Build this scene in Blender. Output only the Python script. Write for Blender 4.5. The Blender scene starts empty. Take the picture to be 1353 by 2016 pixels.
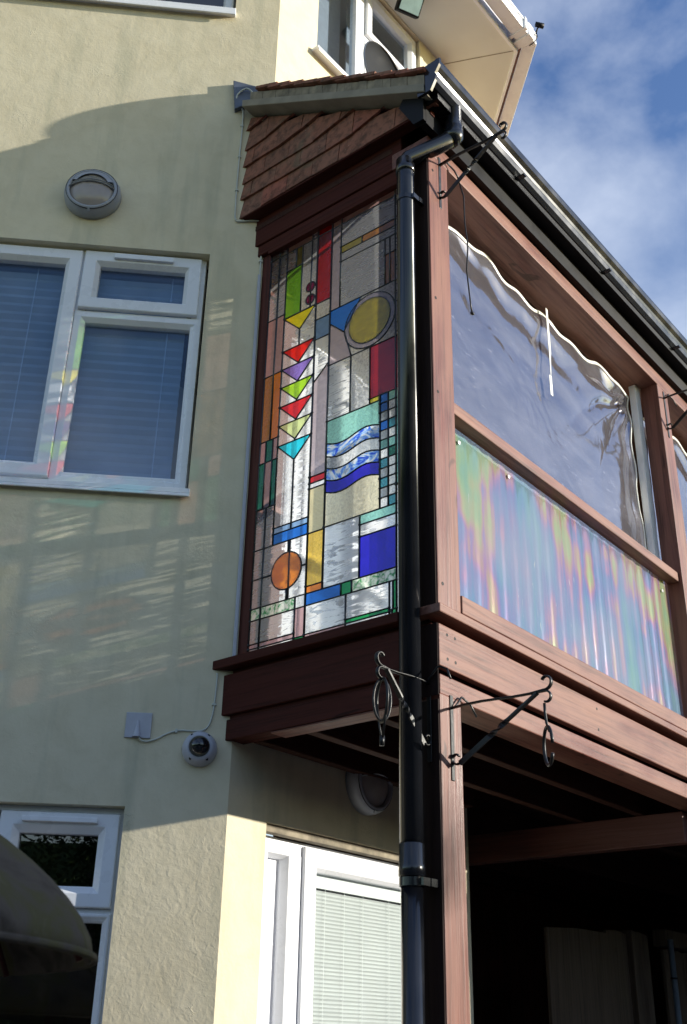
import bpy, bmesh, math, random
from mathutils import Vector, Matrix, noise
random.seed(7)
sc = bpy.context.scene
COL = sc.collection
rad = math.radians

# ------------------------------------------------------------------ camera
PITCH, ROLL, AZ, F = 0.46312972, 0.02064222, 0.6918879, 2131.18
sa, ca = math.sin(AZ), math.cos(AZ)
M = Matrix(((sa, -ca, 0), (0, 0, 1), (ca, sa, 0)))
cp, sp = math.cos(PITCH), math.sin(PITCH)
Cm = Matrix(((1, 0, 0), (0, -cp, sp), (0, sp, cp)))
cr, sr = math.cos(ROLL), math.sin(ROLL)
Rm = Matrix(((cr, -sr, 0), (sr, cr, 0), (0, 0, 1))) @ Cm @ M
CAM = Vector((-2.978, -2.023, 1.6))
right, down, fwd = Rm[0], Rm[1], Rm[2]
cam = bpy.data.cameras.new('camera')
camo = bpy.data.objects.new('camera', cam)
COL.objects.link(camo)
mw = Matrix(((right[0], -down[0], -fwd[0], CAM[0]), (right[1], -down[1], -fwd[1], CAM[1]),
             (right[2], -down[2], -fwd[2], CAM[2]), (0, 0, 0, 1)))
camo.matrix_world = mw
cam.sensor_fit = 'HORIZONTAL'
cam.sensor_width = 24
cam.lens = F / 1353 * 24
cam.clip_start = 0.05
cam.clip_end = 2000
cam.dof.use_dof = True
cam.dof.focus_distance = 4.6
cam.dof.aperture_fstop = 6.3
sc.camera = camo

# ------------------------------------------------------------------ light
SUN = Vector((0.65, -1.0, 0.292)).normalized()
sun = bpy.data.lights.new('sun', 'SUN')
sun.energy = 4.6
sun.angle = rad(0.5)
sun.color = (1.0, 0.94, 0.82)
suno = bpy.data.objects.new('sun', sun)
suno.rotation_euler = SUN.to_track_quat('Z', 'Y').to_euler()
suno.location = (4, -6, 6)
COL.objects.link(suno)
w = bpy.data.worlds.new('World')
sc.world = w
w.use_nodes = True
nt = w.node_tree
N, L = nt.nodes, nt.links
bg = N['Background']
sky = N.new('ShaderNodeTexSky')
sky.sky_type = 'NISHITA'
sky.sun_disc = False
sky.sun_elevation = math.asin(SUN.z)
sky.sun_rotation = math.atan2(SUN.x, SUN.y)
sky.altitude = 50
sky.air_density = 1.3
sky.dust_density = 0.4
sky.ozone_density = 1.6
tc = N.new('ShaderNodeTexCoord')
mp = N.new('ShaderNodeMapping')
mp.inputs['Scale'].default_value = (1.0, 1.0, 1.7)
mp.inputs['Location'].default_value = (0.35, 0.2, 0.1)
n1 = N.new('ShaderNodeTexNoise')
n1.inputs['Scale'].default_value = 4.2
n1.inputs['Detail'].default_value = 9
n1.inputs['Roughness'].default_value = 0.55
n1.inputs['Distortion'].default_value = 0.25
rp = N.new('ShaderNodeValToRGB')
rp.color_ramp.elements[0].position = 0.42
rp.color_ramp.elements[1].position = 1.0
mx = N.new('ShaderNodeMix'); mx.data_type = 'RGBA'
mx.inputs[7].default_value = (4.4, 4.8, 5.5, 1)
hs = N.new('ShaderNodeHueSaturation')
hs.inputs['Saturation'].default_value = 1.27
hs.inputs['Hue'].default_value = 0.522
L.new(tc.outputs['Generated'], mp.inputs[0]); L.new(mp.outputs[0], n1.inputs['Vector'])
L.new(n1.outputs['Fac'], rp.inputs[0]); L.new(rp.outputs[0], mx.inputs[0])
L.new(sky.outputs[0], hs.inputs['Color']); L.new(hs.outputs[0], mx.inputs[6]); L.new(mx.outputs[2], bg.inputs[0])
bg.inputs[1].default_value = 0.145
sc.view_settings.view_transform = 'Standard'
sc.view_settings.look = 'None'
sc.view_settings.exposure = 0.62
sc.view_settings.gamma = 1
sc.cycles.use_denoising = True
sc.cycles.max_bounces = 10
sc.cycles.transparent_max_bounces = 24
sc.cycles.sample_clamp_indirect = 6

# ------------------------------------------------------------------ helpers
class MB:
    def __init__(s): s.bm = bmesh.new()
    def box(s, x0, x1, y0, y1, z0, z1, mat=None):
        vs = [Vector((x, y, z)) for x in (x0, x1) for y in (y0, y1) for z in (z0, z1)]
        if mat is not None: vs = [mat @ v for v in vs]
        v = [s.bm.verts.new(p) for p in vs]
        for f in ((0, 1, 3, 2), (4, 6, 7, 5), (0, 4, 5, 1), (2, 3, 7, 6), (0, 2, 6, 4), (1, 5, 7, 3)):
            s.bm.faces.new([v[i] for i in f])
        return s
    def poly(s, pts):
        s.bm.faces.new([s.bm.verts.new(Vector(p)) for p in pts]); return s
    def prism(s, pts, vec):
        vec = Vector(vec)
        a = [s.bm.verts.new(Vector(p)) for p in pts]; b = [s.bm.verts.new(Vector(p) + vec) for p in pts]
        n = len(pts)
        s.bm.faces.new(a); s.bm.faces.new(b[::-1])
        for i in range(n): s.bm.faces.new((a[i], b[i], b[(i + 1) % n], a[(i + 1) % n]))
        return s
    def tube(s, pts, r, n=8, closed=False, flat=None):
        pts = [Vector(p) for p in pts]; rings = []; m = len(pts); up = None
        for i, p in enumerate(pts):
            if closed: d = pts[(i + 1) % m] - pts[i - 1]
            else: d = pts[min(i + 1, m - 1)] - pts[max(i - 1, 0)]
            d.normalize()
            if up is None:
                up = Vector((0, 0, 1)) if abs(d.z) < .9 else Vector((1, 0, 0))
                if flat is not None: up = Vector(flat)
            a = (up - d * up.dot(d)).normalized()
            b = d.cross(a); up = a
            ra = r if not isinstance(r, tuple) else r[0]; rb = r if not isinstance(r, tuple) else r[1]
            rings.append([s.bm.verts.new(p + a * (math.cos(t) * ra) + b * (math.sin(t) * rb)) for t in [2 * math.pi * k / n for k in range(n)]])
        for i in range(m if closed else m - 1):
            A, B = rings[i], rings[(i + 1) % m]
            for k in range(n): s.bm.faces.new((A[k], A[(k + 1) % n], B[(k + 1) % n], B[k]))
        if not closed:
            s.bm.faces.new(rings[0][::-1]); s.bm.faces.new(rings[-1])
        return s
    def lathe(s, o, axis, prof, n=40, up=(0, 0, 1), a0=0, a1=2 * math.pi):
        o, axis, up = Vector(o), Vector(axis).normalized(), Vector(up)
        side = axis.cross(up).normalized(); full = abs(a1 - a0 - 2 * math.pi) < 1e-6
        rings = []
        for (r, h) in prof:
            rings.append([s.bm.verts.new(o + axis * h + side * (math.cos(t) * r) + up * (math.sin(t) * r)) for t in [a0 + (a1 - a0) * k / n for k in range(n if full else n + 1)]])
        k2 = n if full else n
        for A, B in zip(rings, rings[1:]):
            for k in range(k2): s.bm.faces.new((A[k], A[(k + 1) % len(A)], B[(k + 1) % len(B)], B[k]))
        if prof[-1][0] < .003 and full: pass
        return s
    def ring(s, P, u0, u1, z0, z1, prof):
        """mitred frame: prof = (inset, depth) list, P(u,d,z) gives the point"""
        loops = []
        for (i, d) in prof:
            loops.append([s.bm.verts.new(P(a, d, b)) for a, b in ((u0 + i, z0 + i), (u1 - i, z0 + i), (u1 - i, z1 - i), (u0 + i, z1 - i))])
        for A, B in zip(loops, loops[1:]):
            for k in range(4): s.bm.faces.new((A[k], A[(k + 1) % 4], B[(k + 1) % 4], B[k]))
        return s
    def fbox(s, P, u0, u1, d0, d1, z0, z1):
        v = [s.bm.verts.new(P(u, d, z)) for u in (u0, u1) for d in (d0, d1) for z in (z0, z1)]
        for f in ((0, 1, 3, 2), (4, 6, 7, 5), (0, 4, 5, 1), (2, 3, 7, 6), (0, 2, 6, 4), (1, 5, 7, 3)):
            s.bm.faces.new([v[i] for i in f])
        return s
    def build(s, name, mat, parent=None, bevel=0, smooth=False, label=None, kind=None, world_at=None):
        bmesh.ops.recalc_face_normals(s.bm, faces=s.bm.faces)
        me = bpy.data.meshes.new(name); s.bm.to_mesh(me); s.bm.free()
        me.materials.append(mat)
        if smooth:
            for p in me.polygons: p.use_smooth = True
        o = bpy.data.objects.new(name, me); COL.objects.link(o)
        if parent is not None:
            o.parent = parent
            if parent.type == 'EMPTY': o.location = -parent.location
        if bevel:
            b = o.modifiers.new('bevel', 'BEVEL'); b.width = bevel; b.segments = 2; b.limit_method = 'ANGLE'; b.angle_limit = rad(40)
            b.harden_normals = False
        if label: o['label'] = label
        if kind: o['kind'] = kind
        return o

def thing(name, label, cat, loc=(0, 0, 0), group=None):
    o = bpy.data.objects.new(name, None); COL.objects.link(o); o.location = loc; o.empty_display_size = .1
    o['label'] = label; o['category'] = cat
    if group: o['group'] = group
    return o
def tag(o, label, cat, group=None):
    o['label'] = label; o['category'] = cat
    if group: o['group'] = group
    return o

# ------------------------------------------------------------------ materials
def mat(name):
    m = bpy.data.materials.new(name); m.use_nodes = True
    return m, m.node_tree.nodes, m.node_tree.links, m.node_tree.nodes['Principled BSDF']
def obj_noise(N, L, scale, sv=(1, 1, 1), detail=4, rough=.55, dist=0):
    t = N.new('ShaderNodeTexCoord'); mp = N.new('ShaderNodeMapping'); mp.inputs['Scale'].default_value = sv
    n = N.new('ShaderNodeTexNoise'); n.inputs['Scale'].default_value = scale; n.inputs['Detail'].default_value = detail
    n.inputs['Roughness'].default_value = rough; n.inputs['Distortion'].default_value = dist
    L.new(t.outputs['Object'], mp.inputs[0]); L.new(mp.outputs[0], n.inputs['Vector']); return n
def schlick(N, L, gain=1.0, add=0.0):
    lw = N.new('ShaderNodeLayerWeight'); lw.inputs[0].default_value = .5
    pw = N.new('ShaderNodeMath'); pw.operation = 'POWER'; L.new(lw.outputs['Facing'], pw.inputs[0]); pw.inputs[1].default_value = 5
    ma = N.new('ShaderNodeMath'); ma.operation = 'MULTIPLY_ADD'; L.new(pw.outputs[0], ma.inputs[0]); ma.inputs[1].default_value = .92 * gain; ma.inputs[2].default_value = .08 * gain + add; ma.use_clamp = True
    return ma
def ramp(N, L, src, stops):
    r = N.new('ShaderNodeValToRGB'); e = r.color_ramp.elements
    while len(e) < len(stops): e.new(.5)
    for k, (p, c) in enumerate(stops):
        e[k].position = p; e[k].color = (*c, 1) if len(c) == 3 else c
    L.new(src, r.inputs[0]); return r
def g3(v): return (v, v, v)
def bump(N, L, src, strength, dist, chain=None):
    b = N.new('ShaderNodeBump'); b.inputs['Strength'].default_value = strength; b.inputs['Distance'].default_value = dist
    L.new(src, b.inputs['Height'])
    if chain is not None: L.new(chain.outputs[0], b.inputs['Normal'])
    return b
def mixc(N, L, a, b, fac, mode='MIX'):
    m = N.new('ShaderNodeMix'); m.data_type = 'RGBA'; m.blend_type = mode
    for k, v in ((6, a), (7, b), (0, fac)):
        if hasattr(v, 'links'): L.new(v, m.inputs[k])
        else: m.inputs[k].default_value = v if k == 0 else ((*v, 1) if len(v) == 3 else v)
    return m.outputs[2]
def simple(name, col, rough=.5, metal=0, nscale=30, amt=.12, bmp=0, spec=.5, coat=0):
    m, N, L, p = mat(name)
    n = obj_noise(N, L, nscale, detail=5)
    lo = tuple(c * (1 - amt) for c in col); hi = tuple(min(1, c * (1 + amt)) for c in col)
    r = ramp(N, L, n.outputs['Fac'], [(.3, lo), (.7, hi)])
    L.new(r.outputs[0], p.inputs['Base Color'])
    p.inputs['Roughness'].default_value = rough; p.inputs['Metallic'].default_value = metal
    p.inputs['Specular IOR Level'].default_value = spec; p.inputs['Coat Weight'].default_value = coat
    rr = ramp(N, L, n.outputs['Fac'], [(.3, g3(max(0, rough - .06))), (.7, g3(min(1, rough + .08)))])
    L.new(rr.outputs[0], p.inputs['Roughness'])
    if bmp: L.new(bump(N, L, n.outputs['Fac'], bmp, .003).outputs[0], p.inputs['Normal'])
    return m
def make_render():
    m, N, L, p = mat('cream_render')
    big = obj_noise(N, L, 1.3, detail=4)
    med = obj_noise(N, L, 9, detail=6, rough=.6, dist=.4)
    fine = obj_noise(N, L, 70, detail=4, rough=.65)
    lump = obj_noise(N, L, 42, detail=4, dist=.7)
    c = ramp(N, L, big.outputs['Fac'], [(.3, (.67, .60, .435)), (.7, (.73, .66, .485))])
    c2 = ramp(N, L, med.outputs['Fac'], [(.25, (.90, .89, .86)), (.6, (1, 1, 1))])
    col = mixc(N, L, c.outputs[0], c2.outputs[0], 1.0, 'MULTIPLY')
    # damp green-grey weathering streaks
    st = obj_noise(N, L, 3, sv=(3, 3, .35), detail=6)
    sm = ramp(N, L, st.outputs['Fac'], [(.52, g3(0)), (.76, g3(.45))])
    col = mixc(N, L, col, (.36, .37, .27), sm.outputs[0])
    L.new(col, p.inputs['Base Color'])
    # coarser texture low on the wall (older render below first floor level)
    t = N.new('ShaderNodeTexCoord'); s = N.new('ShaderNodeSeparateXYZ'); L.new(t.outputs['Object'], s.inputs[0])
    mr = N.new('ShaderNodeMapRange'); L.new(s.outputs[2], mr.inputs[0])
    mr.inputs[1].default_value = 2.2; mr.inputs[2].default_value = 2.9; mr.inputs[3].default_value = 1.0; mr.inputs[4].default_value = .28
    mu = N.new('ShaderNodeMath'); mu.operation = 'MULTIPLY'; L.new(lump.outputs['Fac'], mu.inputs[0]); L.new(mr.outputs[0], mu.inputs[1])
    # isolated trowel ridges
    vo = N.new('ShaderNodeTexVoronoi'); vo.feature = 'DISTANCE_TO_EDGE'; vo.inputs['Scale'].default_value = 5.5
    ds = N.new('ShaderNodeMixRGB')
    mpv = N.new('ShaderNodeVectorMath'); mpv.operation = 'ADD'
    sc3 = N.new('ShaderNodeVectorMath'); sc3.operation = 'SCALE'; sc3.inputs['Scale'].default_value = .35
    L.new(med.outputs['Color'], sc3.inputs[0]); L.new(t.outputs['Object'], mpv.inputs[0]); L.new(sc3.outputs[0], mpv.inputs[1]); L.new(mpv.outputs[0], vo.inputs['Vector'])
    N.remove(ds)
    rv = ramp(N, L, vo.outputs['Distance'], [(0.0, g3(1)), (.03, g3(0))])
    gate = ramp(N, L, obj_noise(N, L, 4.5, detail=2).outputs['Fac'], [(.60, g3(0)), (.66, g3(1))])
    rm = N.new('ShaderNodeMath'); rm.operation = 'MULTIPLY'; L.new(rv.outputs[0], rm.inputs[0]); L.new(gate.outputs[0], rm.inputs[1])
    rm2 = N.new('ShaderNodeMath'); rm2.operation = 'MULTIPLY'; L.new(rm.outputs[0], rm2.inputs[0]); L.new(mr.outputs[0], rm2.inputs[1])
    b1 = bump(N, L, med.outputs['Fac'], .35, .008)
    b2 = bump(N, L, mu.outputs[0], .38, .0040, b1)
    b3 = bump(N, L, fine.outputs['Fac'], .5, .0016, b2)
    b4 = bump(N, L, rm2.outputs[0], .6, .003, b3)
    L.new(b4.outputs[0], p.inputs['Normal'])
    p.inputs['Roughness'].default_value = .85; p.inputs['Specular IOR Level'].default_value = .25
    return m
RENDER = make_render()
def wood(name, axis, base=(.135, .046, .034), dark=(.045, .013, .009), pale=(.225, .103, .073), rough=.42, grain=1.0, spec=.32):
    m, N, L, p = mat(name)
    sv = {0: (1.2, 34, 34), 1: (34, 1.2, 34), 2: (34, 34, 1.2)}[axis]
    g = obj_noise(N, L, 1.6, sv=sv, detail=7, rough=.62, dist=.6)
    fade = obj_noise(N, L, 3.2, sv={0: (.6, 2, 2), 1: (2, .6, 2), 2: (2, 2, .6)}[axis], detail=5)
    kn = obj_noise(N, L, 7, sv={0: (.5, 1.5, 1.5), 1: (1.5, .5, 1.5), 2: (1.5, 1.5, .5)}[axis], detail=2, dist=1)
    c = ramp(N, L, g.outputs['Fac'], [(.28, dark), (.48, base), (.72, tuple(min(1, b * 1.45) for b in base))])
    f = ramp(N, L, fade.outputs['Fac'], [(.36, g3(.10)), (.66, g3(.80))])
    gf = ramp(N, L, g.outputs['Fac'], [(.32, g3(.45)), (.56, g3(1))])
    ff = mixc(N, L, f.outputs[0], gf.outputs[0], 1.0, 'MULTIPLY')
    col = mixc(N, L, c.outputs[0], pale, ff)
    k = ramp(N, L, kn.outputs['Fac'], [(.69, g3(0)), (.74, g3(.8))])
    col = mixc(N, L, col, dark, k.outputs[0])
    L.new(col, p.inputs['Base Color'])
    L.new(bump(N, L, g.outputs['Fac'], .8 * grain, .003).outputs[0], p.inputs['Normal'])
    rr = ramp(N, L, fade.outputs['Fac'], [(.3, g3(rough - .08)), (.7, g3(rough + .15))])
    L.new(rr.outputs[0], p.inputs['Roughness']); p.inputs['Specular IOR Level'].default_value = spec
    return m
WX, WY, WZ = wood('stained_timber_x', 0, pale=(.27, .140, .100)), wood('stained_timber_y', 1), wood('stained_timber_z', 2)
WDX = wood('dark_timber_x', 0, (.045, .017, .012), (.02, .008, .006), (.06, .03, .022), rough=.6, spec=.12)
WDY = wood('shaded_timber_y', 1, (.055, .011, .007), (.022, .006, .004), (.070, .020, .014), rough=.6, spec=.12)  # shaded copy of the stained timber, side shade set into its colour
WDK = wood('shade_black_timber', 2, (.016, .008, .007), (.008, .004, .004), (.022, .012, .010), rough=.6, spec=.12)  # near black, paints shade onto side faces and into gaps
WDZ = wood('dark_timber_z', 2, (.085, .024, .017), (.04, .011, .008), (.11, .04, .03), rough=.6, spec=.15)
FENCE = wood('weathered_board', 2, (.085, .058, .040), (.035, .024, .017), (.14, .10, .07), rough=.7)
UPVC = simple('white_upvc', (.80, .82, .87), .28, nscale=8, amt=.03, spec=.5)
GREYP = simple('grey_plastic', (.33, .35, .40), .4, nscale=20, amt=.08)
LILAC = simple('pale_grey_plastic', (.45, .46, .52), .42, nscale=20, amt=.06)
DIFF = simple('opal_diffuser', (.36, .32, .30), .15, nscale=12, amt=.08)
BLACKP = simple('black_gutter_plastic', (.010, .011, .014), .20, nscale=6, amt=.3, spec=.7)
FASC = simple('black_fascia', (.006, .006, .007), .5, nscale=10, amt=.3, spec=.2)
IRON = simple('black_wrought_iron', (.010, .010, .011), .38, nscale=60, amt=.4, bmp=.3, spec=.4)
LEAD = simple('lead_came', (.05, .055, .06), .35, metal=.6, nscale=90, amt=.3, bmp=.3)
DARKROOM = simple('dark_room', (.03, .03, .035), .9, nscale=2)
SOFFIT = simple('cream_soffit', (.64, .65, .61), .45, nscale=3, amt=.05)
MORTAR = simple('verge_mortar', (.25, .215, .16), .9, nscale=14, amt=.45, bmp=.8)
SLATE = simple('slate_flashing', (.10, .12, .17), .5, nscale=14, amt=.25, bmp=.3)
CABLE = simple('white_cable', (.55, .57, .52), .5, nscale=10, amt=.1)
DISH = simple('grey_dish', (.022, .024, .028), .7, nscale=18, amt=.2, spec=.15)
SLATB = simple('blue_grey_slat', (.42, .52, .70), .45, nscale=5, amt=.1)
SLATW = simple('white_slat', (.78, .80, .80), .5, nscale=5, amt=.03)
ROOM = simple('room_wall', (.35, .36, .38), .9, nscale=2)
SCREW = simple('steel_screw', (.6, .6, .62), .3, metal=.8, nscale=60)
CONC = simple('paving_concrete', (.13, .12, .11), .85, nscale=3, amt=.25, bmp=.3)
WHITESTRIP = simple('white_batten', (.62, .63, .66), .5, nscale=9, amt=.1)

def pane(name, tint=(.82, .86, .88), refl=.12, rough=.0, wob=.0):
    m, N, L, p = mat(name); out = N['Material Output']; N.remove(p)
    t = N.new('ShaderNodeBsdfTransparent'); t.inputs[0].default_value = (*tint, 1)
    g = N.new('ShaderNodeBsdfGlossy'); g.inputs['Roughness'].default_value = rough; g.inputs[0].default_value = (1, 1, 1, 1)
    a = schlick(N, L, .7, refl * .5)
    mx = N.new('ShaderNodeMixShader'); L.new(a.outputs[0], mx.inputs[0]); L.new(t.outputs[0], mx.inputs[1]); L.new(g.outputs[0], mx.inputs[2]); L.new(mx.outputs[0], out.inputs[0])
    if wob:
        n = obj_noise(N, L, 2.5, detail=2); b = bump(N, L, n.outputs['Fac'], wob, .02); L.new(b.outputs[0], g.inputs['Normal'])
    return m
PANE = pane('window_pane', (.84, .90, .96), .0, 0, .05)
PANED = pane('dark_window_pane', (.25, .28, .3), .10, 0, .05)

def stained(name, rgb, tex='plain', trans=.74):
    m, N, L, p = mat(name); out = N['Material Output']; N.remove(p)
    t = N.new('ShaderNodeBsdfTransparent'); d = N.new('ShaderNodeBsdfTranslucent'); g = N.new('ShaderNodeBsdfGlossy')
    g.inputs['Roughness'].default_value = .06; d.inputs[0].default_value = (*[min(1, c * 1.0) for c in rgb], 1)
    if tex == 'ripple':      # drawn ripple glass: fine wavy streaks
        n = obj_noise(N, L, 2.6, sv=(1, 2.6, 13), detail=5, rough=.6, dist=1.4)
        r = ramp(N, L, n.outputs['Fac'], [(.40, g3(.42)), (.52, g3(.68)), (.60, g3(1))])
    elif tex == 'hammer':
        n = obj_noise(N, L, 90, detail=2, dist=.3); r = ramp(N, L, n.outputs['Fac'], [(.35, g3(.62)), (.62, g3(1))])
    elif tex == 'swirl':
        n = obj_noise(N, L, 9, sv=(1, 1, 1.6), detail=3, dist=3.2); r = ramp(N, L, n.outputs['Fac'], [(.36, (.02, .08, .75)), (.48, (.25, .5, .95)), (.58, (.9, .95, 1))])
    elif tex == 'mottle':
        n = obj_noise(N, L, 38, detail=5, dist=1.4); r = ramp(N, L, n.outputs['Fac'], [(.40, (.08, .35, .12)), (.50, (.6, .75, .6)), (.6, (1, 1, .95))])
    else:
        n = obj_noise(N, L, 6, sv=(1, 1, 3), detail=3); r = ramp(N, L, n.outputs['Fac'], [(.3, g3(.8)), (.7, g3(1))])
    c = mixc(N, L, (*rgb, 1), r.outputs[0], 1.0, 'MULTIPLY'); L.new(c, t.inputs[0])
    if tex in ('swirl', 'mottle'): L.new(c, d.inputs[0])
    fine = obj_noise(N, L, 60 if tex != 'ripple' else 26, sv=(1, 1, 1) if tex != 'ripple' else (1, 1, 4), detail=3)
    b = bump(N, L, fine.outputs['Fac'], .25 if tex == 'plain' else .8, .003); L.new(b.outputs[0], g.inputs['Normal'])
    rf_ = N.new('ShaderNodeBsdfRefraction'); rf_.inputs['IOR'].default_value = 1.07; rf_.inputs['Roughness'].default_value = .30
    L.new(b.outputs[0], rf_.inputs['Normal'])
    if tex in ('ripple', 'hammer'):
        rf_.inputs['Color'].default_value = (*[min(1, v * 1.05) for v in rgb], 1)
        sm_ = ramp(N, L, n.outputs['Fac'], [(.50, g3(.93)), (.59, g3(.04))] if tex == 'ripple' else [(.42, g3(.80)), (.66, g3(.45))])
        t.inputs[0].default_value = (*rgb, 1)
        for lk in list(t.inputs[0].links): L.remove(lk)
    else:
        L.new(c, rf_.inputs['Color']); sm_ = ramp(N, L, n.outputs['Fac'], [(.40, g3(.34)), (.62, g3(.10))])
    m0_ = N.new('ShaderNodeMixShader'); L.new(sm_.outputs[0], m0_.inputs[0]); L.new(t.outputs[0], m0_.inputs[1]); L.new(rf_.outputs[0], m0_.inputs[2])
    m1 = N.new('ShaderNodeMixShader'); m1.inputs[0].default_value = 1 - trans; L.new(m0_.outputs[0], m1.inputs[1]); L.new(d.outputs[0], m1.inputs[2])
    fr = schlick(N, L, .8)
    m2 = N.new('ShaderNodeMixShader'); L.new(fr.outputs[0], m2.inputs[0]); L.new(m1.outputs[0], m2.inputs[1]); L.new(g.outputs[0], m2.inputs[2])
    L.new(m2.outputs[0], out.inputs[0])
    return m
GL = dict(
    clear=stained('clear_ripple_glass', (.93, .97, 1.0), 'ripple', .88), plainclear=stained('clear_hammered_glass', (.92, .96, .98), 'hammer', .86),
    red=stained('red_glass', (.85, .02, .01)), dred=stained('deep_red_glass', (.50, .012, .012)), green=stained('green_glass', (.20, .55, .03)),
    yellow=stained('yellow_glass', (.95, .85, .02)), purple=stained('purple_glass', (.28, .18, .62), 'hammer'), lime=stained('lime_glass', (.45, .85, .02)),
    paley=stained('pale_yellow_glass', (.72, .85, .35)), cyan=stained('cyan_glass', (.02, .72, .92)), orange=stained('orange_glass', (1.0, .30, .005)),
    amber=stained('amber_glass', (.55, .24, .03), 'hammer'), gold=stained('gold_glass', (.72, .50, .07), 'hammer'), cream=stained('cream_glass', (.80, .72, .42)),
    creamh=stained('champagne_glass', (.84, .80, .58), 'hammer'), lilac=stained('lilac_glass', (.50, .43, .46)), pink=stained('pink_glass', (.66, .42, .42)),
    blue=stained('cobalt_glass', (.02, .20, .80)), dblue=stained('deep_blue_glass', (.025, .012, .62)), lblue=stained('light_blue_glass', (.30, .52, .85)),
    gblue=stained('slate_blue_glass', (.16, .28, .48)), teal=stained('aqua_glass', (.35, .78, .68), 'hammer'), tealb=stained('turquoise_glass', (.10, .50, .62)),
    dgreen=stained('bottle_green_glass', (.01, .22, .12)), egreen=stained('emerald_glass', (.01, .42, .08)), mottle=stained('green_streaky_glass', (.9, .95, .9), 'mottle', .5),
    swirl=stained('blue_swirl_glass', (.9, .95, 1), 'swirl', .5), maroon=stained('maroon_glass', (.25, .01, .08)), olive=stained('olive_glass', (.42, .36, .02)))

# ------------------------------------------------------------------ ground
gm = MB(); gm.poly([(-400, -400, 0), (400, -400, 0), (400, 400, 0), (-400, 400, 0)])
g = gm.build('ground', CONC, kind='structure'); g['label'] = 'concrete paving in front of the house'

# ------------------------------------------------------------------ house
K = Vector((0.035, 1.025, 0)); S2 = math.sqrt(.5)
def frame(o, u, n):
    o, u, n = Vector(o), Vector(u), Vector(n)
    def P(a, d, z): return o + u * a + n * d + Vector((0, 0, z))
    P.n = n; P.u = u
    return P
PW = frame(K, (-S2, S2, 0), (-S2, -S2, 0))
PV = frame(K, (1, 0, 0), (0, -1, 0))
PU = frame((1.73, 1.025, 0), (S2, S2, 0), (S2, -S2, 0))
PM = frame((3.305, 2.6, 0), (1, 0, 0), (0, -1, 0))
house = thing('house', 'cream rendered two storey house with angled bay walls and white windows', 'house', (0.035, 1.025, 0))
def wall_cells(mb, P, u0, u1, z0, z1, holes, depth=.12):
    us = sorted({u0, u1, *[h[0] for h in holes], *[h[1] for h in holes]}); zs = sorted({z0, z1, *[h[2] for h in holes], *[h[3] for h in holes]})
    us = [u for u in us if u0 <= u <= u1]; zs = [z for z in zs if z0 <= z <= z1]
    for a, b in zip(us, us[1:]):
        for c, d in zip(zs, zs[1:]):
            mu, mz = (a + b) / 2, (c + d) / 2
            if any(h[0] < mu < h[1] and h[2] < mz < h[3] for h in holes): continue
            mb.poly([P(a, 0, c), P(b, 0, c), P(b, 0, d), P(a, 0, d)])
    for h in holes:
        a, b, c, d = h
        for (p, q) in (((a, c), (b, c)), ((b, c), (b, d)), ((b, d), (a, d)), ((a, d), (a, c))):
            mb.poly([P(p[0], 0, p[1]), P(q[0], 0, q[1]), P(q[0], -depth, q[1]), P(p[0], -depth, p[1])])
H_MID = (.265, 2.6, 3.79, 5.132); H_LOW = (.392, 1.75, 1.0, 2.43); H_UP = (.25, 2.6, 6.85, 8.25)
D_LOW = (.223, 1.44, 0.02, 2.42); D_BAL = (.085, 1.46, 3.03, 5.0); V_UP = (.328, 1.40, 6.885, 8.0)
wm = MB()
wall_cells(wm, PW, 0, 6, 0, 8.6, [H_MID, H_LOW, H_UP]); wm.build('wall', RENDER, house, label='cream rendered wall with shadow of the balcony roof across it')
wm = MB(); wall_cells(wm, PV, 0, 1.695, 0, 8.6, [D_LOW, D_BAL, V_UP]); wm.build('wall', RENDER, house, label='brightly sunlit cream front wall of the bay')
wm = MB(); wall_cells(wm, PU, 0, 2.227, 0, 8.6, []); wall_cells(wm, PM, 0, 7, 0, 8.6, []); wm.build('wall', RENDER, house)
bdm = MB()  # dark boards added to put the passage's darkness into the colour
x = 1.95
while x < 10.2:
    bdm.box(x, x + .142, 2.54, 2.56 + random.uniform(0, .004), 0, 2.93); x += .146
bdm.build('shade_boarding', WDZ, house, bevel=.003, label='dark vertical boards added for the deep shade at the back of the passage')
# rooms behind the windows (dark boxes, so that glass looks into a room)
rm = MB()
rm.fbox(PW, .05, 4, -2.2, -2.19, 0, 8.4); rm.fbox(PW, .05, 4, -2.2, -.13, 5.7, 5.75); rm.fbox(PW, .05, 4, -2.2, -.13, 3.0, 3.05)
rm.fbox(PV, .05, 1.6, -1.4, -1.39, 0, 8.4); rm.fbox(PV, .05, 1.6, -1.4, -.13, 8.2, 8.25); rm.fbox(PV, .05, 1.6, -1.4, -.13, 5.3, 5.35)
rm.build('interior', ROOM, house)

FR = [(0, -.12), (0, .0), (.012, .005), (.045, .005), (.058, -.022), (.058, -.05)]
def sash_prof(w): return [(0, -.05), (0, .012), (.004, .016), (w * .62, .016), (w, -.012), (w, -.04)]
def off(P, d0):
    def Q(a, d, z): return P(a, d + d0, z)
    Q.n = P.n; Q.u = P.u
    return Q
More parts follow.
